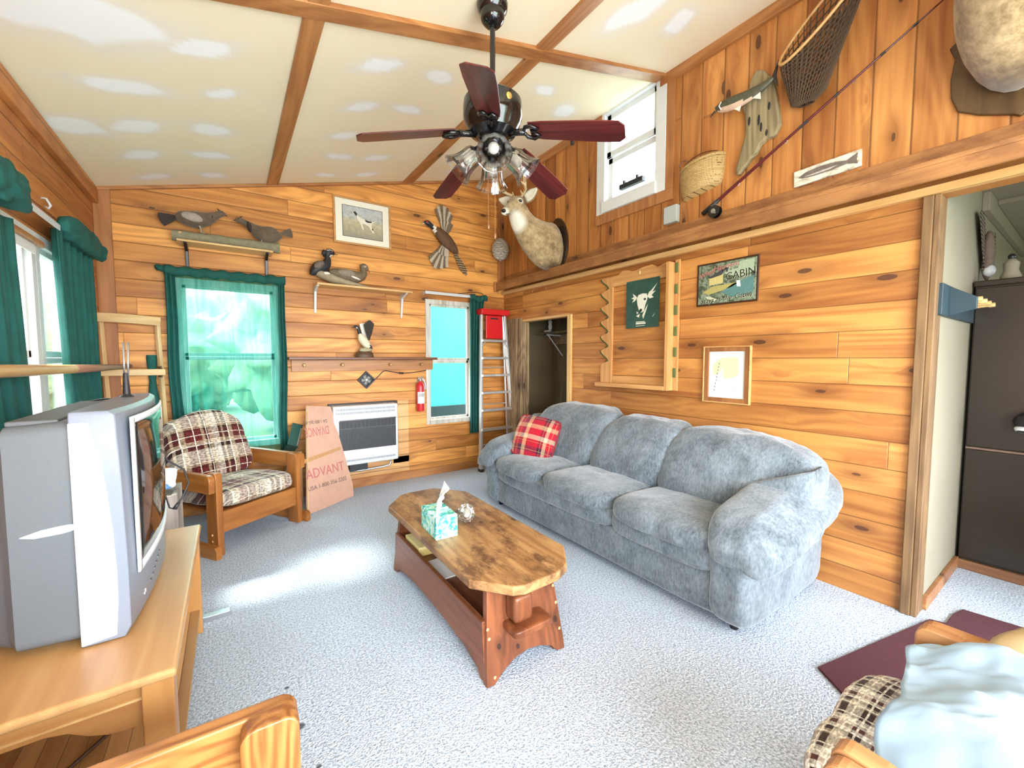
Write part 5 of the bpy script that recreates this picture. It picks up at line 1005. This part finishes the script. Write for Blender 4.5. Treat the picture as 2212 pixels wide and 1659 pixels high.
    for (c_) in ((2.392, 3.330, 2.893), (2.337, 3.437, 2.90)): MB().ell(P(*c_), (.021*sc, .018*sc, .016*sc), nu=14, nv=10).build('eye', m_gb, t, smooth=180)
    for s_, tp in ((1, (2.525, 3.225, 3.005)), (-1, (2.325, 3.60, 2.975))):
        b0 = P(2.455+.03*s_*.43, 3.42-s_*.06, 2.925); tpv = P(*tp); d = (tpv-b0); L_ = d.length; d.normalize(); f = Vector((-.9, -.43, .1)); f = (f-d*f.dot(d)).normalized(); w = d.cross(f)
        rings = []
        for k in range(9):
            q_ = k/8; ww = .064*sc*(math.sin(math.pi*min(.97, (.16+.84*q_)))**.8)*(1.0)+.004; cup = .022*sc*math.sin(math.pi*q_)
            rings.append([b0+d*L_*q_+w*ww*math.cos(2*math.pi*i/12)-f*(.012*sc*math.sin(2*math.pi*i/12))+f*(-cup*(1-abs(math.cos(2*math.pi*i/12)))) for i in range(12)])
        MB().loft(rings).build('ear', m_furd, t, smooth=180); rr = [[p_+f*.008*sc+(rg_c-p_)*.22 for p_ in rg] for rg in rings[1:] for rg_c in [sum(rg, Vector())/12]]
        MB().loft(rr).build('inner_ear', m_furw, t, smooth=180)
    for s_ in (1, -1):
        def A(du, dv, dz): return P(2.43-.9*du+.43*s_*dv, 3.42-.43*du-.9*s_*dv, 2.955+dz)
        q = MB(); q.tube([A(0, .03, 0), A(-.01, .06, .035), A(.04, .11, .055), A(.12, .14, .065), (A(.20, .12, .075))], [.016*sc, .014*sc, .013*sc, .011*sc, .004], 8)
        q.tube([A(.05, .112, .057), A(.06, .12, .10), A(.07, .118, .145)], [.011*sc, .008*sc, .002], 8).tube([A(.12, .14, .065), A(.14, .142, .105), A(.145, .14, .14)], [.010*sc, .007*sc, .002], 8).tube([A(0, .05, .03), A(.03, .045, .06)], [.010*sc, .003], 8)
        q.build('antler', m_antler, t, smooth=180)
    return t
ov = [(.158*math.cos(R_(k*12))*(1+.05*math.cos(R_(k*24))), .292*math.sin(R_(k*12))) for k in range(30)]
deer('mounted deer head with dark oval plaque beside the ceiling fan', 3.38, 2.55, ov, m_plq)
tag(MB().box((W-.008, 3.52, 2.36), (W-.004, 3.56, 2.43)).build('paper_tag', m_white), 'small white paper tag on the wall under the mounted deer', 'tag')
sh = [(-.225, .245), (-.16, .30), (-.06, .40), (.06, .40), (.16, .30), (.225, .245), (.205, .19), (.215, .10), (.21, .02), (.185, -.05), (.12, -.095), (.02, -.14), (0, -.155), (-.02, -.14), (-.12, -.095), (-.185, -.05), (-.21, .02), (-.215, .10), (-.205, .19)]
deer('large mounted deer on a brown shield plaque cut off at the top right', .27, 2.825, [(u*1.05, v*1.05-.24) for u, v in sh], m_plb, 1.16)
# ------------------------------------------------------------------ birds
m_br = furmat('grouse_feather', (.022, .014, .009), (.26, .19, .13), 24); m_brd = plain('dark_feather', (.035, .026, .02), .8, var=.5, scale=60); m_brw = furmat('grouse_wing', (.05, .036, .026), (.30, .25, .19), 40); m_brg = plain('grey_feather', (.36, .31, .26), .85, var=.4, scale=50)
t = thing('birch_log', 'grey barked log lying on the small shelf under two stuffed grouse', 'log', (.04, D-.10, 2.345))
m_bark = plain('grey_bark', (.24, .22, .14), .9, var=.45, scale=26, bumpk=.6)
MB().tube([(-.345+.76*i/10, D-.10+.004*math.sin(i), 2.352+.002*i*.3) for i in range(11)], [.044+.003*math.sin(i*2) for i in range(11)], 18).build('bark', m_bark, t, smooth=60); MB().ell((-.29, D-.139, 2.372), (.012, .004, .009), nu=10, nv=6).build('cut_knot', m_lightx, t, smooth=180)
def grouse(label, x, z, s, crouch):
    """s = +1 faces right, -1 faces left"""
    t = thing('stuffed_grouse', label, 'stuffed bird', (x, D-.10, z), group=None)
    def P(dx, dz, dy=0): return Vector((x+s*dx, D-.10+dy, z+dz))
    if not crouch: secs = [((-.15, .10), .02, .03), ((-.12, .10), .045, .05), ((-.06, .095), .062, .062), ((.0, .10), .064, .062), ((.06, .12), .050, .05), ((.10, .145), .036, .036), ((.13, .165), .028, .028), ((.155, .178), .026, .026), ((.175, .176), .016, .016), ((.188, .172), .004, .004)]
    else: secs = [((-.15, .085), .02, .03), ((-.11, .08), .05, .05), ((-.05, .07), .068, .065), ((.02, .085), .062, .06), ((.07, .115), .042, .04), ((.11, .14), .028, .028), ((.145, .158), .024, .024), ((.175, .165), .022, .022), ((.19, .163), .014, .014), ((.203, .16), .004, .004)]
    MB().loft(body([(P(*c), a_, b_) for c, a_, b_ in secs], (0, 1, 0), 16, 3)).build('body', m_br, t, smooth=180)
    hx, hz = secs[-3][0]; bx, bz = secs[-1][0]
    MB().tube([P(bx-.008, bz), P(bx+.010, bz-.006)], [.007, .001], 6).build('beak', m_blackm, t, smooth=180); MB().ell(P(hx, hz+.006, -.022), (.005, .004, .005), nu=8, nv=6).build('eye', m_gb, t, smooth=180)
    MB().tube([P(hx-.01, hz+.02), P(hx-.03, hz+.04)], [.008, .001], 6).build('crest', m_brd, t)
    nx, nz = secs[-5][0]; MB().ell(P(nx-.015, nz-.02), (.024, .042, .052), Euler((0, s*R_(25), 0)), 14, 10).build('neck_ruff', m_brd, t, smooth=180)
    Mx_ = M4((s, 0, 0), (0, 0, 1), (0, -s, 0), (x-s*.13, D-.10, z+.10)); q = MB()
    feathers(q, (0, 0), [(R_(200+k*6), .13) for k in range(-3, 4)] if not crouch else [(R_(168+k*9), .11) for k in range(-2, 3)], .016 if not crouch else .010, -.01, 7, Mx_); q.build('tail_fan', m_brd if not crouch else m_br, t)
    for dy in (-.02, .02): MB().tube([P(.0, .06, dy), P(.01, .02, dy), P(.012, -.005, dy), P(.035, -.006, dy)], [.012, .006, .005, .004], 6).build('leg', m_brg, t, smooth=180)
    MB().ell(P(-.04, .10, -.05), (.075, .018, .036), Euler((0, s*R_(8), 0)), 14, 8).build('wing', m_brg if not crouch else m_br, t, smooth=180)
    return t
grouse('stuffed grouse standing upright at the left end of the log', -.165, 2.405, 1, False)
grouse('stuffed grouse crouching with low tail at the right end of the log', .285, 2.388, -1, True)
# wood ducks
t = thing('driftwood_log', 'rough driftwood piece under the two stuffed ducks', 'driftwood', (.93, D-.10, 2.072))
MB().loft([ering((x, D-.10, z), (0, ry, 0), (0, 0, rz), 14) for x, z, ry, rz in ((.70, 2.185, .03, .03), (.76, 2.165, .05, .04), (.86, 2.135, .06, .045), (.98, 2.11, .06, .03), (1.10, 2.093, .05, .02), (1.20, 2.084, .035, .012), (1.24, 2.081, .01, .006))]).jitter(.008, 18).build('wood', plain('driftwood', (.36, .30, .20), .9, var=.4, scale=25, bumpk=.4), t, smooth=180)
m_dk = plain('drake_dark', (.02, .02, .025), .5, var=.4, scale=40); m_hen = plain('hen_brown', (.17, .125, .075), .7, var=.5, scale=45); m_wf = plain('white_feather', (.80, .77, .68), .7); m_bill = plain('bill', (.20, .11, .06), .4)
t = thing('stuffed_drake', 'dark stuffed wood duck drake with white face bars sitting upright', 'stuffed bird', (.77, D-.10, 2.19))
def Pd(x, z, dy=0): return Vector((x, D-.10+dy, z))
MB().loft(body([(Pd(.665, 2.155), .012, .02), (Pd(.69, 2.18), .04, .04), (Pd(.735, 2.225), .058, .055), (Pd(.785, 2.25), .056, .052), (Pd(.815, 2.29), .038, .036), (Pd(.82, 2.34), .026, .026), (Pd(.825, 2.375), .034, .03), (Pd(.85, 2.387), .032, .028), (Pd(.875, 2.378), .018, .018), (Pd(.888, 2.374), .005, .005)], (0, 1, 0), 16, 3)).build('body', m_dk, t, smooth=180)
MB().tube([Pd(.875, 2.376), Pd(.912, 2.372)], [.011, .006], 8, flat=.6).build('bill', m_bill, t, smooth=180); MB().tube([Pd(.80, 2.39), Pd(.785, 2.365), Pd(.79, 2.335)], [.024, .020, .006], 8).build('crest', m_dk, t, smooth=180)
MB().tube([Pd(.862, 2.355, -.022), Pd(.845, 2.35, -.027), Pd(.835, 2.335, -.024)], .006, 6).tube([Pd(.865, 2.395, -.02), Pd(.84, 2.402, -.024), Pd(.81, 2.395, -.022)], .004, 6).build('face_bar', m_wf, t, smooth=180); MB().ell(Pd(.855, 2.385, -.027), (.005, .004, .005), nu=8, nv=6).build('eye', m_redp, t, smooth=180)
MB().ell(Pd(.735, 2.245, -.05), (.055, .018, .032), Euler((0, R_(-35), 0)), 14, 8).build('wing', plain('drake_wing', (.15, .115, .09), .6, var=.5, scale=40), t, smooth=180); MB().ell(Pd(.80, 2.17, -.035), (.035, .02, .02), nu=12, nv=8).build('pale_flank', m_wf, t, smooth=180)
t = thing('stuffed_hen_duck', 'brown stuffed hen duck lying low on the driftwood', 'stuffed bird', (1.03, D-.10, 2.12))
MB().loft(body([(Pd(.83, 2.20), .015, .025), (Pd(.88, 2.195), .045, .05), (Pd(.96, 2.18), .06, .062), (Pd(1.05, 2.175), .062, .06), (Pd(1.12, 2.185), .05, .05), (Pd(1.155, 2.215), .036, .036), (Pd(1.155, 2.26), .026, .026), (Pd(1.15, 2.285), .032, .03), (Pd(1.172, 2.283), .030, .027), (Pd(1.195, 2.262), .016, .016), (Pd(1.203, 2.255), .005, .005)], (0, 1, 0), 16, 3)).build('body', m_hen, t, smooth=180)
MB().tube([Pd(1.192, 2.265), Pd(1.218, 2.238)], [.010, .005], 8, flat=.6).build('bill', m_bill, t, smooth=180); MB().ell(Pd(1.166, 2.285, -.026), (.014, .006, .008), nu=10, nv=8).build('eye_ring', m_wf, t, smooth=180); MB().ell(Pd(1.167, 2.285, -.030), (.005, .004, .005), nu=8, nv=6).build('eye', m_gb, t, smooth=180)
MB().ell(Pd(.985, 2.195, -.05), (.085, .018, .038), Euler((0, R_(6), 0)), 16, 8).build('wing', plain('hen_wing', (.26, .21, .15), .7, var=.5, scale=40), t, smooth=180); MB().ell(Pd(1.06, 2.158, -.055), (.055, .010, .010), Euler((0, R_(18), 0)), 12, 8).build('white_bar', m_wf, t, smooth=180)
# goose figurine
t = thing('goose_figurine', 'goose figurine with raised wings on the dark wall shelf', 'figurine', (1.15, D-.09, 1.372))
def Pg(x, z, dy=0): return Vector((x, D-.09+dy, z))
MB().lathe([(.09, 1.372), (.092, 1.38), (.085, 1.40), (.09, 1.405), (.075, 1.425), (.03, 1.44)], Matrix.Translation((1.155, D-.08, 0)) @ Matrix.Diagonal((1, .7, 1, 1)), 24).build('base', plain('figurine_base', (.10, .055, .025), .5, var=.3), t, smooth=40)
MB().ell(Pg(1.16, 1.445), (.07, .05, .025), nu=16, nv=8, amp=.3).build('nest_clump', plain('moss', (.42, .36, .22), .8, var=.4, scale=40), t, smooth=180)
MB().loft(body([(Pg(1.225, 1.452), .012, .012), (Pg(1.20, 1.475), .03, .03), (Pg(1.16, 1.52), .044, .042), (Pg(1.125, 1.57), .040, .036), (Pg(1.108, 1.61), .020, .02), (Pg(1.098, 1.645), .015, .015), (Pg(1.085, 1.672), .015, .014), (Pg(1.065, 1.680), .014, .013), (Pg(1.050, 1.674), .004, .004)], (0, 1, 0), 14, 3)).build('body', [plain('goose_cream', (.68, .62, .45), .5, var=.15, scale=30), m_dk, m_brd], t, smooth=180, fn=lambda c: 1 if c.z > .235 else (2 if c.x > .045 and c.z < .12 else 0))
MB().tube([Pg(1.06, 1.677), Pg(1.038, 1.668)], [.007, .003], 6).build('bill', m_blackm, t); MB().ell(Pg(1.078, 1.668, -.010), (.010, .006, .008), nu=8, nv=6).build('cheek_patch', m_wf, t, smooth=180)
Pgw = M4((1, 0, 0), (0, 0, 1), (0, -1, 0), (1.19, D-.09, 1.545)); feathers(MB(), (0, 0), [(R_(92-k*5), .205-.012*abs(k-1)) for k in range(-2, 4)], .016, .025, 6, Pgw).build('near_wing', m_brd, t); feathers(MB(), (-.02, 0), [(R_(98-k*6), .175) for k in range(-1, 3)], .018, -.02, 5, Pgw).build('far_wing', m_wf, t)
# pheasant
t = thing('stuffed_pheasant', 'flying pheasant with spread wings mounted on the back wall', 'stuffed bird', (2.08, D-.06, 2.72))
def Pp(x, z, o=.06): return Vector((x, D-o, z))
m_ph = plain('pheasant_body', (.13, .065, .03), .7, var=.6, scale=50); m_phw = plain('pheasant_wing', (.17, .125, .08), .8, var=.5, scale=60); m_phl = plain('pheasant_wing_light', (.50, .43, .33), .8, var=.35, scale=60)
MB().loft(body([(Pp(1.812, 2.845, .09), .004, .004), (Pp(1.83, 2.853, .09), .017, .016), (Pp(1.86, 2.855, .09), .030, .028), (Pp(1.90, 2.835, .085), .026, .026), (Pp(1.95, 2.81, .075), .034, .034), (Pp(2.01, 2.775, .065), .06, .05), (Pp(2.09, 2.715, .06), .074, .052), (Pp(2.17, 2.655, .055), .06, .042), (Pp(2.225, 2.61, .05), .034, .028), (Pp(2.25, 2.58, .045), .012, .012)], (0, 1, 0), 16, 3)).build('body', [m_ph, plain('pheasant_green', (.012, .022, .025), .3), m_wf], t, smooth=180, fn=lambda c: 1 if c.x < -.155 else (2 if c.x < -.125 else 0))
MB().tube([Pp(1.826, 2.848, .09), Pp(1.798, 2.836, .09)], [.009, .002], 6).build('beak', m_wf, t, smooth=180); MB().ell(Pp(1.845, 2.858, .115), (.014, .008, .010), nu=10, nv=6).build('eye_wattle', m_redp, t, smooth=180)
Pq = M4((1, 0, 0), (0, 0, 1), (0, -1, 0), (2.10, D, 2.80)); fw_ = feathers(MB(), (0, 0), [(R_(114-k*7.5), .315-.02*abs(k-2)) for k in range(0, 7)], .0185, .03, 7, Pq); feathers(fw_, (0, -.03), [(R_(105-k*8), .16) for k in range(0, 6)], .03, .045, 6, Pq).build('upper_wing', [m_phl, m_phw], t)
Pq2 = M4((1, 0, 0), (0, 0, 1), (0, -1, 0), (2.11, D, 2.68)); fw_ = feathers(MB(), (0, 0), [(R_(222+k*7), .33-.016*abs(k-3)) for k in range(0, 8)], .018, .03, 8, Pq2); feathers(fw_, (0, 0.02), [(R_(232+k*7), .17) for k in range(0, 6)], .028, .045, 6, Pq2).build('lower_wing', [m_phl, m_phw], t)
Pq3 = M4((1, 0, 0), (0, 0, 1), (0, -1, 0), (2.19, D, 2.64)); feathers(MB(), (0, 0), [(R_(304+k*3), .34-.03*abs(k)) for k in range(-2, 3)], .016, .02, 5, Pq3).build('tail', barmat('pheasant_tail', (.06, .035, .02), (.38, .27, .15), 12, 2, 1), t)
# wasp nest
t = thing('wasp_nest', 'round grey paper wasp nest hanging in the back right corner', 'wasp nest', (2.80, D-.11, 2.70))
def nestmat():
    m, nt, b = newmat('nest_paper', .9); o, s = xyz(nt); wv = nd(nt, 'TexWave', {'Vector': o, 'Scale': 12.0, 'Distortion': 9.0, 'Detail': 4.0, 'Detail Scale': 1.5}, wave_type='BANDS', bands_direction='Z').outputs['Fac']
    nt.links.new(mix(nt, wv, (.30, .27, .21), (.62, .58, .48)), b.inputs['Base Color']); bump(nt, b, wv, .5, .01); return m
MB().ell((2.80, D-.12, 2.70), (.108, .098, .132), nu=32, nv=24, amp=.10, fr=7).build('paper_shell', nestmat(), t, smooth=180); MB().cyl((2.81, D-.11, 2.82), (2.815, D-.05, 2.98), .002, n=5).build('string', m_brass, t); MB().cyl((2.80, D-.12, 2.575), (2.80, D-.12, 2.55), .012, .006).build('entrance', m_brg, t)
# ------------------------------------------------------------------ framed dog print
t = thing('framed_print', 'framed print of a pointing dog on the upper back wall', 'picture', (1.185, D, 2.75))
Pk = BW @ Matrix.Translation((1.185, 2.748, 0)) @ Matrix.Rotation(R_(.3), 4, 'Z'); q = MB()
for a, c in (((-.288, -.232, 0), (-.268, .232, .022)), ((.268, -.232, 0), (.288, .232, .022)), ((-.268, .212, 0), (.268, .232, .022)), ((-.268, -.232, 0), (.268, -.212, .022))): q.box(a, c, Pk)
q.build('frame', wood('frame_oak', (.62, .34, .12), (.46, .22, .07), 0, knots=0, rough=.4), t, bevel=.003)
p = MB().box((-.27, -.214, .002), (.27, .214, .008), Pk).build('mat_board', plain('mat_board', (.86, .85, .72), .7), t)
def dogmat():
    m, nt, b = newmat('print_field', .6); o, s = xyz(nt); n = nd(nt, 'TexNoise', {'Vector': o, 'Scale': 34.0, 'Detail': 6.0, 'Roughness': .8}).outputs[0]
    z = nd(nt, 'MapRange', {0: s[2], 1: -.15, 2: .15}).outputs[0]; c = ramp(nt, z, [(0, (.36, .33, .24)), (.3, (.52, .46, .28)), (.52, (.62, .58, .36)), (.62, (.55, .58, .56)), (1, (.60, .65, .66))]); c = mix(nt, nd(nt, 'MapRange', {0: n, 1: .40, 2: .62, 3: .55, 4: 0.0}).outputs[0], c, (.24, .24, .20)); nt.links.new(c, b.inputs['Base Color']); return m
MB().box((-.202, -.155, .008), (.202, .155, .009), Pk).build('line_border', m_blackm, p); im = MB().box((-.197, -.15, .0085), (.197, .15, .0096), Pk).build('picture', dogmat(), p)
dog = [[(-.075, .085), (-.06, .075), (-.03, .055), (.03, .035), (.075, .02), (.09, .025), (.14, .045), (.09, .012), (.085, -.02), (.10, -.06), (.115, -.085), (.10, -.085), (.075, -.05), (.055, -.02), (.02, -.005), (-.01, -.005), (.005, -.05), (.0, -.075), (-.01, -.05), (-.03, -.0), (-.05, .02), (-.065, .06)]]
q = MB()
for pl in dog: q.prism(pl, .0097, .0105, Pk)
q.build('dog_body', m_furw, t); q = MB()
for pl in ([(-.095, .098), (-.075, .105), (-.055, .085), (-.062, .06), (-.075, .07)], [(-.118, .095), (-.114, .093), (-.105, .078), (-.109, .078)], [(.02, .042), (.05, .03), (.085, .03), (.09, .018), (.05, .012), (.025, .022)], [(.092, -.035), (.104, -.045), (.098, -.06), (.088, -.05)]): q.prism(pl, .0106, .0112, Pk)
q.build('dog_patches', m_brd, t)
# ------------------------------------------------------------------ upper right wall things
tag(MB().box((W-.045, 1.945, 2.42), (W, 2.06, 2.55)).build('junction_box', plain('grey_box', (.42, .45, .43), .45), bevel=.004), 'small grey electrical box on the boards under the high window', 'junction box')
t = thing('creel', 'woven fishing creel basket with leather strap on the upper wall', 'basket', (W, 1.76, 2.7))
def weave():
    m, nt, b = newmat('wicker', .7); o, s = xyz(nt); br = nd(nt, 'TexBrick', {'Vector': comb(nt, mt(nt, 'ADD', s[1], mt(nt, 'MULTIPLY', s[0], .7)), s[2], 0.0), 'Color1': (.56, .39, .16, 1), 'Color2': (.44, .28, .10, 1), 'Mortar': (.16, .085, .025, 1), 'Scale': 20.0, 'Mortar Size': .016, 'Brick Width': .45, 'Row Height': .17})
    nt.links.new(br.outputs['Color'], b.inputs['Base Color']); bump(nt, b, br.outputs['Fac'], -.6, .006); return m
m_wk = weave()
def cre(z, k, dz=0): return [RW @ Vector((-1.765+.17*k*math.cos(a_), z+.02*math.cos(a_)*1, max(0, .115*k*math.sin(a_)))) for a_ in [R_(180-i*10) for i in range(19)]]
MB().loft([cre(2.575, .80), cre(2.585, .86), cre(2.66, .97), cre(2.74, 1.0), cre(2.765, .98)]).build('basket', m_wk, t, smooth=50); MB().loft([cre(2.768, 1.0), cre(2.785, 1.02), cre(2.793, .95)]).build('lid', m_wk, t, smooth=50)
m_lea = plain('leather', (.20, .085, .035), .5); MB().tube([RW @ Vector((-1.765+.15*math.cos(R_(k*15)), 2.785+.075*math.sin(R_(k*15)), .02)) for k in range(13)], .006, 6, flat=.5).build('strap', m_lea, t, smooth=180); MB().tube([RW @ Vector((-1.865+.03*math.cos(R_(k*20)), 2.79+.035*math.sin(R_(k*20)), .09)) for k in range(10)], .006, 6).build('buckle_loop', m_lea, t, smooth=180)
t = thing('driftwood_plaque', 'weathered driftwood slab behind the mounted fish', 'driftwood', (W, 1.37, 2.9))
dr = [(-1.42, 3.19), (-1.39, 3.235), (-1.345, 3.205), (-1.29, 3.13), (-1.265, 3.02), (-1.245, 2.90), (-1.235, 2.83), (-1.262, 2.765), (-1.32, 2.765), (-1.35, 2.745), (-1.375, 2.70), (-1.43, 2.655), (-1.475, 2.605), (-1.495, 2.60), (-1.505, 2.64), (-1.475, 2.74), (-1.445, 2.86), (-1.455, 2.98), (-1.475, 3.03), (-1.45, 3.07), (-1.435, 3.13)]
MB().prism(dr, 0, .045, RW).build('slab', wood('driftwood_grey', (.34, .27, .15), (.15, .11, .05), 2, gr=1.3, knots=.5, rough=.9), t, bevel=.012, seg=3)
for y, z, h_ in ((1.455, 3.075, .03), (1.335, 3.10, .03), (1.42, 2.92, .03), (1.36, 2.90, .035), (1.345, 2.85, .03), (1.31, 2.80, .02), (1.30, 2.96, .025)):
    MB().ell(RW @ Vector((-y, z, .046)), (.004, .008, h_), nu=8, nv=6).build('crack', m_blackm, t, smooth=180)
t = thing('mounted_fish', 'mounted trout curved across the driftwood slab', 'fish', (W, 1.42, 3.05))
def Pf_(y, z, o=.085): return RW @ Vector((-y, z, o))
MB().loft(body([(Pf_(1.632, 3.095), .006, .006), (Pf_(1.60, 3.08, .09), .032, .02), (Pf_(1.55, 3.068, .095), .042, .028), (Pf_(1.48, 3.058, .095), .044, .03), (Pf_(1.41, 3.06, .09), .038, .026), (Pf_(1.34, 3.072, .085), .028, .02), (Pf_(1.29, 3.088, .085), .018, .012), (Pf_(1.265, 3.10, .085), .012, .008)], (1, 0, 0), 16, 3)).build('body', [plain('trout_back', (.075, .075, .045), .35, var=.5, scale=50), plain('trout_belly', (.60, .42, .30), .35, var=.2, scale=40)], t, smooth=180, fn=lambda c: 1 if c.z < -.004+.10*(c.y*c.y*6)-.010 and c.z > -.034-.0 else 0)
MB().prism([(-1.275, 3.09), (-1.235, 3.03), (-1.25, 3.105), (-1.238, 3.19), (-1.27, 3.115)], .075, .085, RW).build('tail_fin', m_brd, t); MB().prism([(-1.50, 3.02), (-1.46, 2.985), (-1.45, 3.022)], .095, .10, RW).prism([(-1.38, 3.03), (-1.33, 3.0), (-1.335, 3.045)], .09, .095, RW).build('fin', m_wf, t); MB().tube([Pf_(1.632, 3.07, .09), Pf_(1.665, 3.045, .09)], [.008, .003], 6).build('lower_jaw', m_brd, t); MB().tube([Pf_(1.575, 3.095, .118), Pf_(1.585, 3.07, .125), Pf_(1.575, 3.045, .115)], .004, 6).build('gill_edge', m_wf, t, smooth=180)
t = thing('landing_net', 'oval wooden landing net with brown mesh bag on the upper wall', 'net', (W, 1.06, 3.2))
cN = Vector((W-.13, .985, 3.30)); aN = Vector((.0, .225, -.175)); bN = Vector((-.05, -.055, -.072))
hoop = [cN+aN*math.cos(2*math.pi*i/48)+bN*math.sin(2*math.pi*i/48) for i in range(48)]
MB().tube(hoop, .0085, 8, closed=True).build('hoop', m_lighty, t, smooth=180); MB().tube([cN-aN, cN-aN*1.5+Vector((.04, 0, 0)), cN-aN*2.0+Vector((.07, 0, 0))], [.012, .013, .016], 8).build('handle', m_lighty, t, smooth=180)
rings = []
for k in range(15):
    q_ = k/14; c = cN.lerp(Vector((W-.06, 1.085, 2.86)), q_**.9); a_ = Vector((0, aN.y*(1-.66*q_), aN.z*(1-q_)**1.3)); b_ = Vector((bN.x*(1-.3*q_), bN.y*(1-q_), bN.z*(1-q_)))
    if k == 14: a_, b_ = a_*.5, b_*.5
    rings.append([c+a_*math.cos(2*math.pi*i/40)*.99+b_*math.sin(2*math.pi*i/40)*.99 for i in range(40)])
q = MB().loft(rings, cap=False); m_net = plain('net_cord', (.085, .050, .026), .9)
q.build('mesh_bag', m_net, t, wire=.0065, fix=False); MB().loft([[p_ for p_ in rg] for rg in [[c_+(p_-c_)*.93 for p_ in r_] for r_ in rings[2:] for c_ in [sum(r_, Vector())/40]]], cap=False).build('inner_mesh', m_net, t, wire=.006, fix=False)
t = thing('fishing_rod', 'long red fishing rod slanting across the upper right wall', 'fishing rod', (W, 1.1, 2.8)); m_rod = plain('rod_red', (.10, .008, .012), .2, spec=.7)
def Pr(s_, o=.035): return RW @ Vector((-(1.735-1.23*s_), 2.412+.685*s_, o))
MB().tube([Pr(k/20) for k in range(21)], [.013-.0095*k/20 for k in range(21)], 10).build('blank', m_rod, t, smooth=180); MB().tube([Pr(0), Pr(.05), Pr(.1)], [.017, .016, .013], 10).build('grip', m_blackm, t, smooth=180); MB().tube([Pr(.985), Pr(1.12)], [.005, .003], 8).build('white_tip', m_whitew, t, label='white rod tip')
for k in (.26, .5, .52, .64, .80, .90): MB().tube([Pr(k-.008), Pr(k+.008)], .012-.006*k, 8).build('wrapping', m_blackm, t)
for k in (.2, .43, .7): MB().tube([Pr(k)+Vector((0, .0, -.008)), Pr(k)+Vector((-.0, -.006, -.022)), Pr(k+.012)+Vector((0, 0, -.008))], .0018, 5).build('line_guide', m_steel, t)
rc = RW @ Vector((-1.635, 2.398, .05)); Mr_ = M4((0, -1, 0), (0, 0, 1), (-1, 0, 0), rc)
rl = MB().lathe([(.0, -.02), (.042, -.02), (.042, -.014), (.022, -.012), (.022, .012), (.042, .014), (.042, .02), (.0, .02)], Mr_, 28).build('reel', m_gb, t, smooth=40); MB().lathe([(.016, .021), (.016, .026), (0, .027)], Mr_, 16).build('reel_hub', m_steel, rl); MB().tube([rc+Vector((-.026, 0, .0)), rc+Vector((-.028, -.02, -.02)), rc+Vector((-.05, -.025, -.025))], .005, 6).build('crank', m_steel, rl); MB().box((-1.665, 2.43, .03), (-1.625, 2.448, .05), RW).build('reel_seat', m_steel, t)
t = thing('fish_plank', 'pale birch plank with a dark painted fish under the rod', 'plank', (W, .99, 2.46)); Pl = RW @ Matrix.Translation((-.99, 2.463, 0)) @ Matrix.Rotation(R_(1.5), 4, 'Z')
def birch():
    m, nt, b = newmat('birch', .7); o, s = xyz(nt); n = nd(nt, 'TexNoise', {'Vector': comb(nt, s[0], mt(nt, 'MULTIPLY', s[1], 9.0), mt(nt, 'MULTIPLY', s[2], 34.0)), 'Scale': 1.6, 'Detail': 6.0, 'Roughness': .7}).outputs[0]
    nt.links.new(ramp(nt, n, [(.36, (.30, .24, .18)), (.46, (.66, .60, .48)), (.62, (.80, .77, .68))]), b.inputs['Base Color']); return m
p = MB().box((-.165, -.050, 0), (.165, .045, .018), Pl).build('board', birch(), t, bevel=.004); q = MB()
q.prism([(-.14, .0), (-.10, .018), (-.03, .026), (.05, .018), (.10, .006), (.15, .03), (.145, -.005), (.15, -.03), (.10, -.012), (.03, -.02), (-.06, -.018), (-.12, -.012)], .0182, .021, Pl).build('painted_fish', plain('fish_grey', (.16, .13, .115), .5, var=.6, scale=40), p); MB().prism([(-.11, -.006), (-.02, -.002), (.06, -.001), (.02, -.012), (-.06, -.013)], .0212, .0216, Pl).build('fish_flank', plain('fish_pale', (.50, .46, .42), .5, var=.4, scale=60), p)
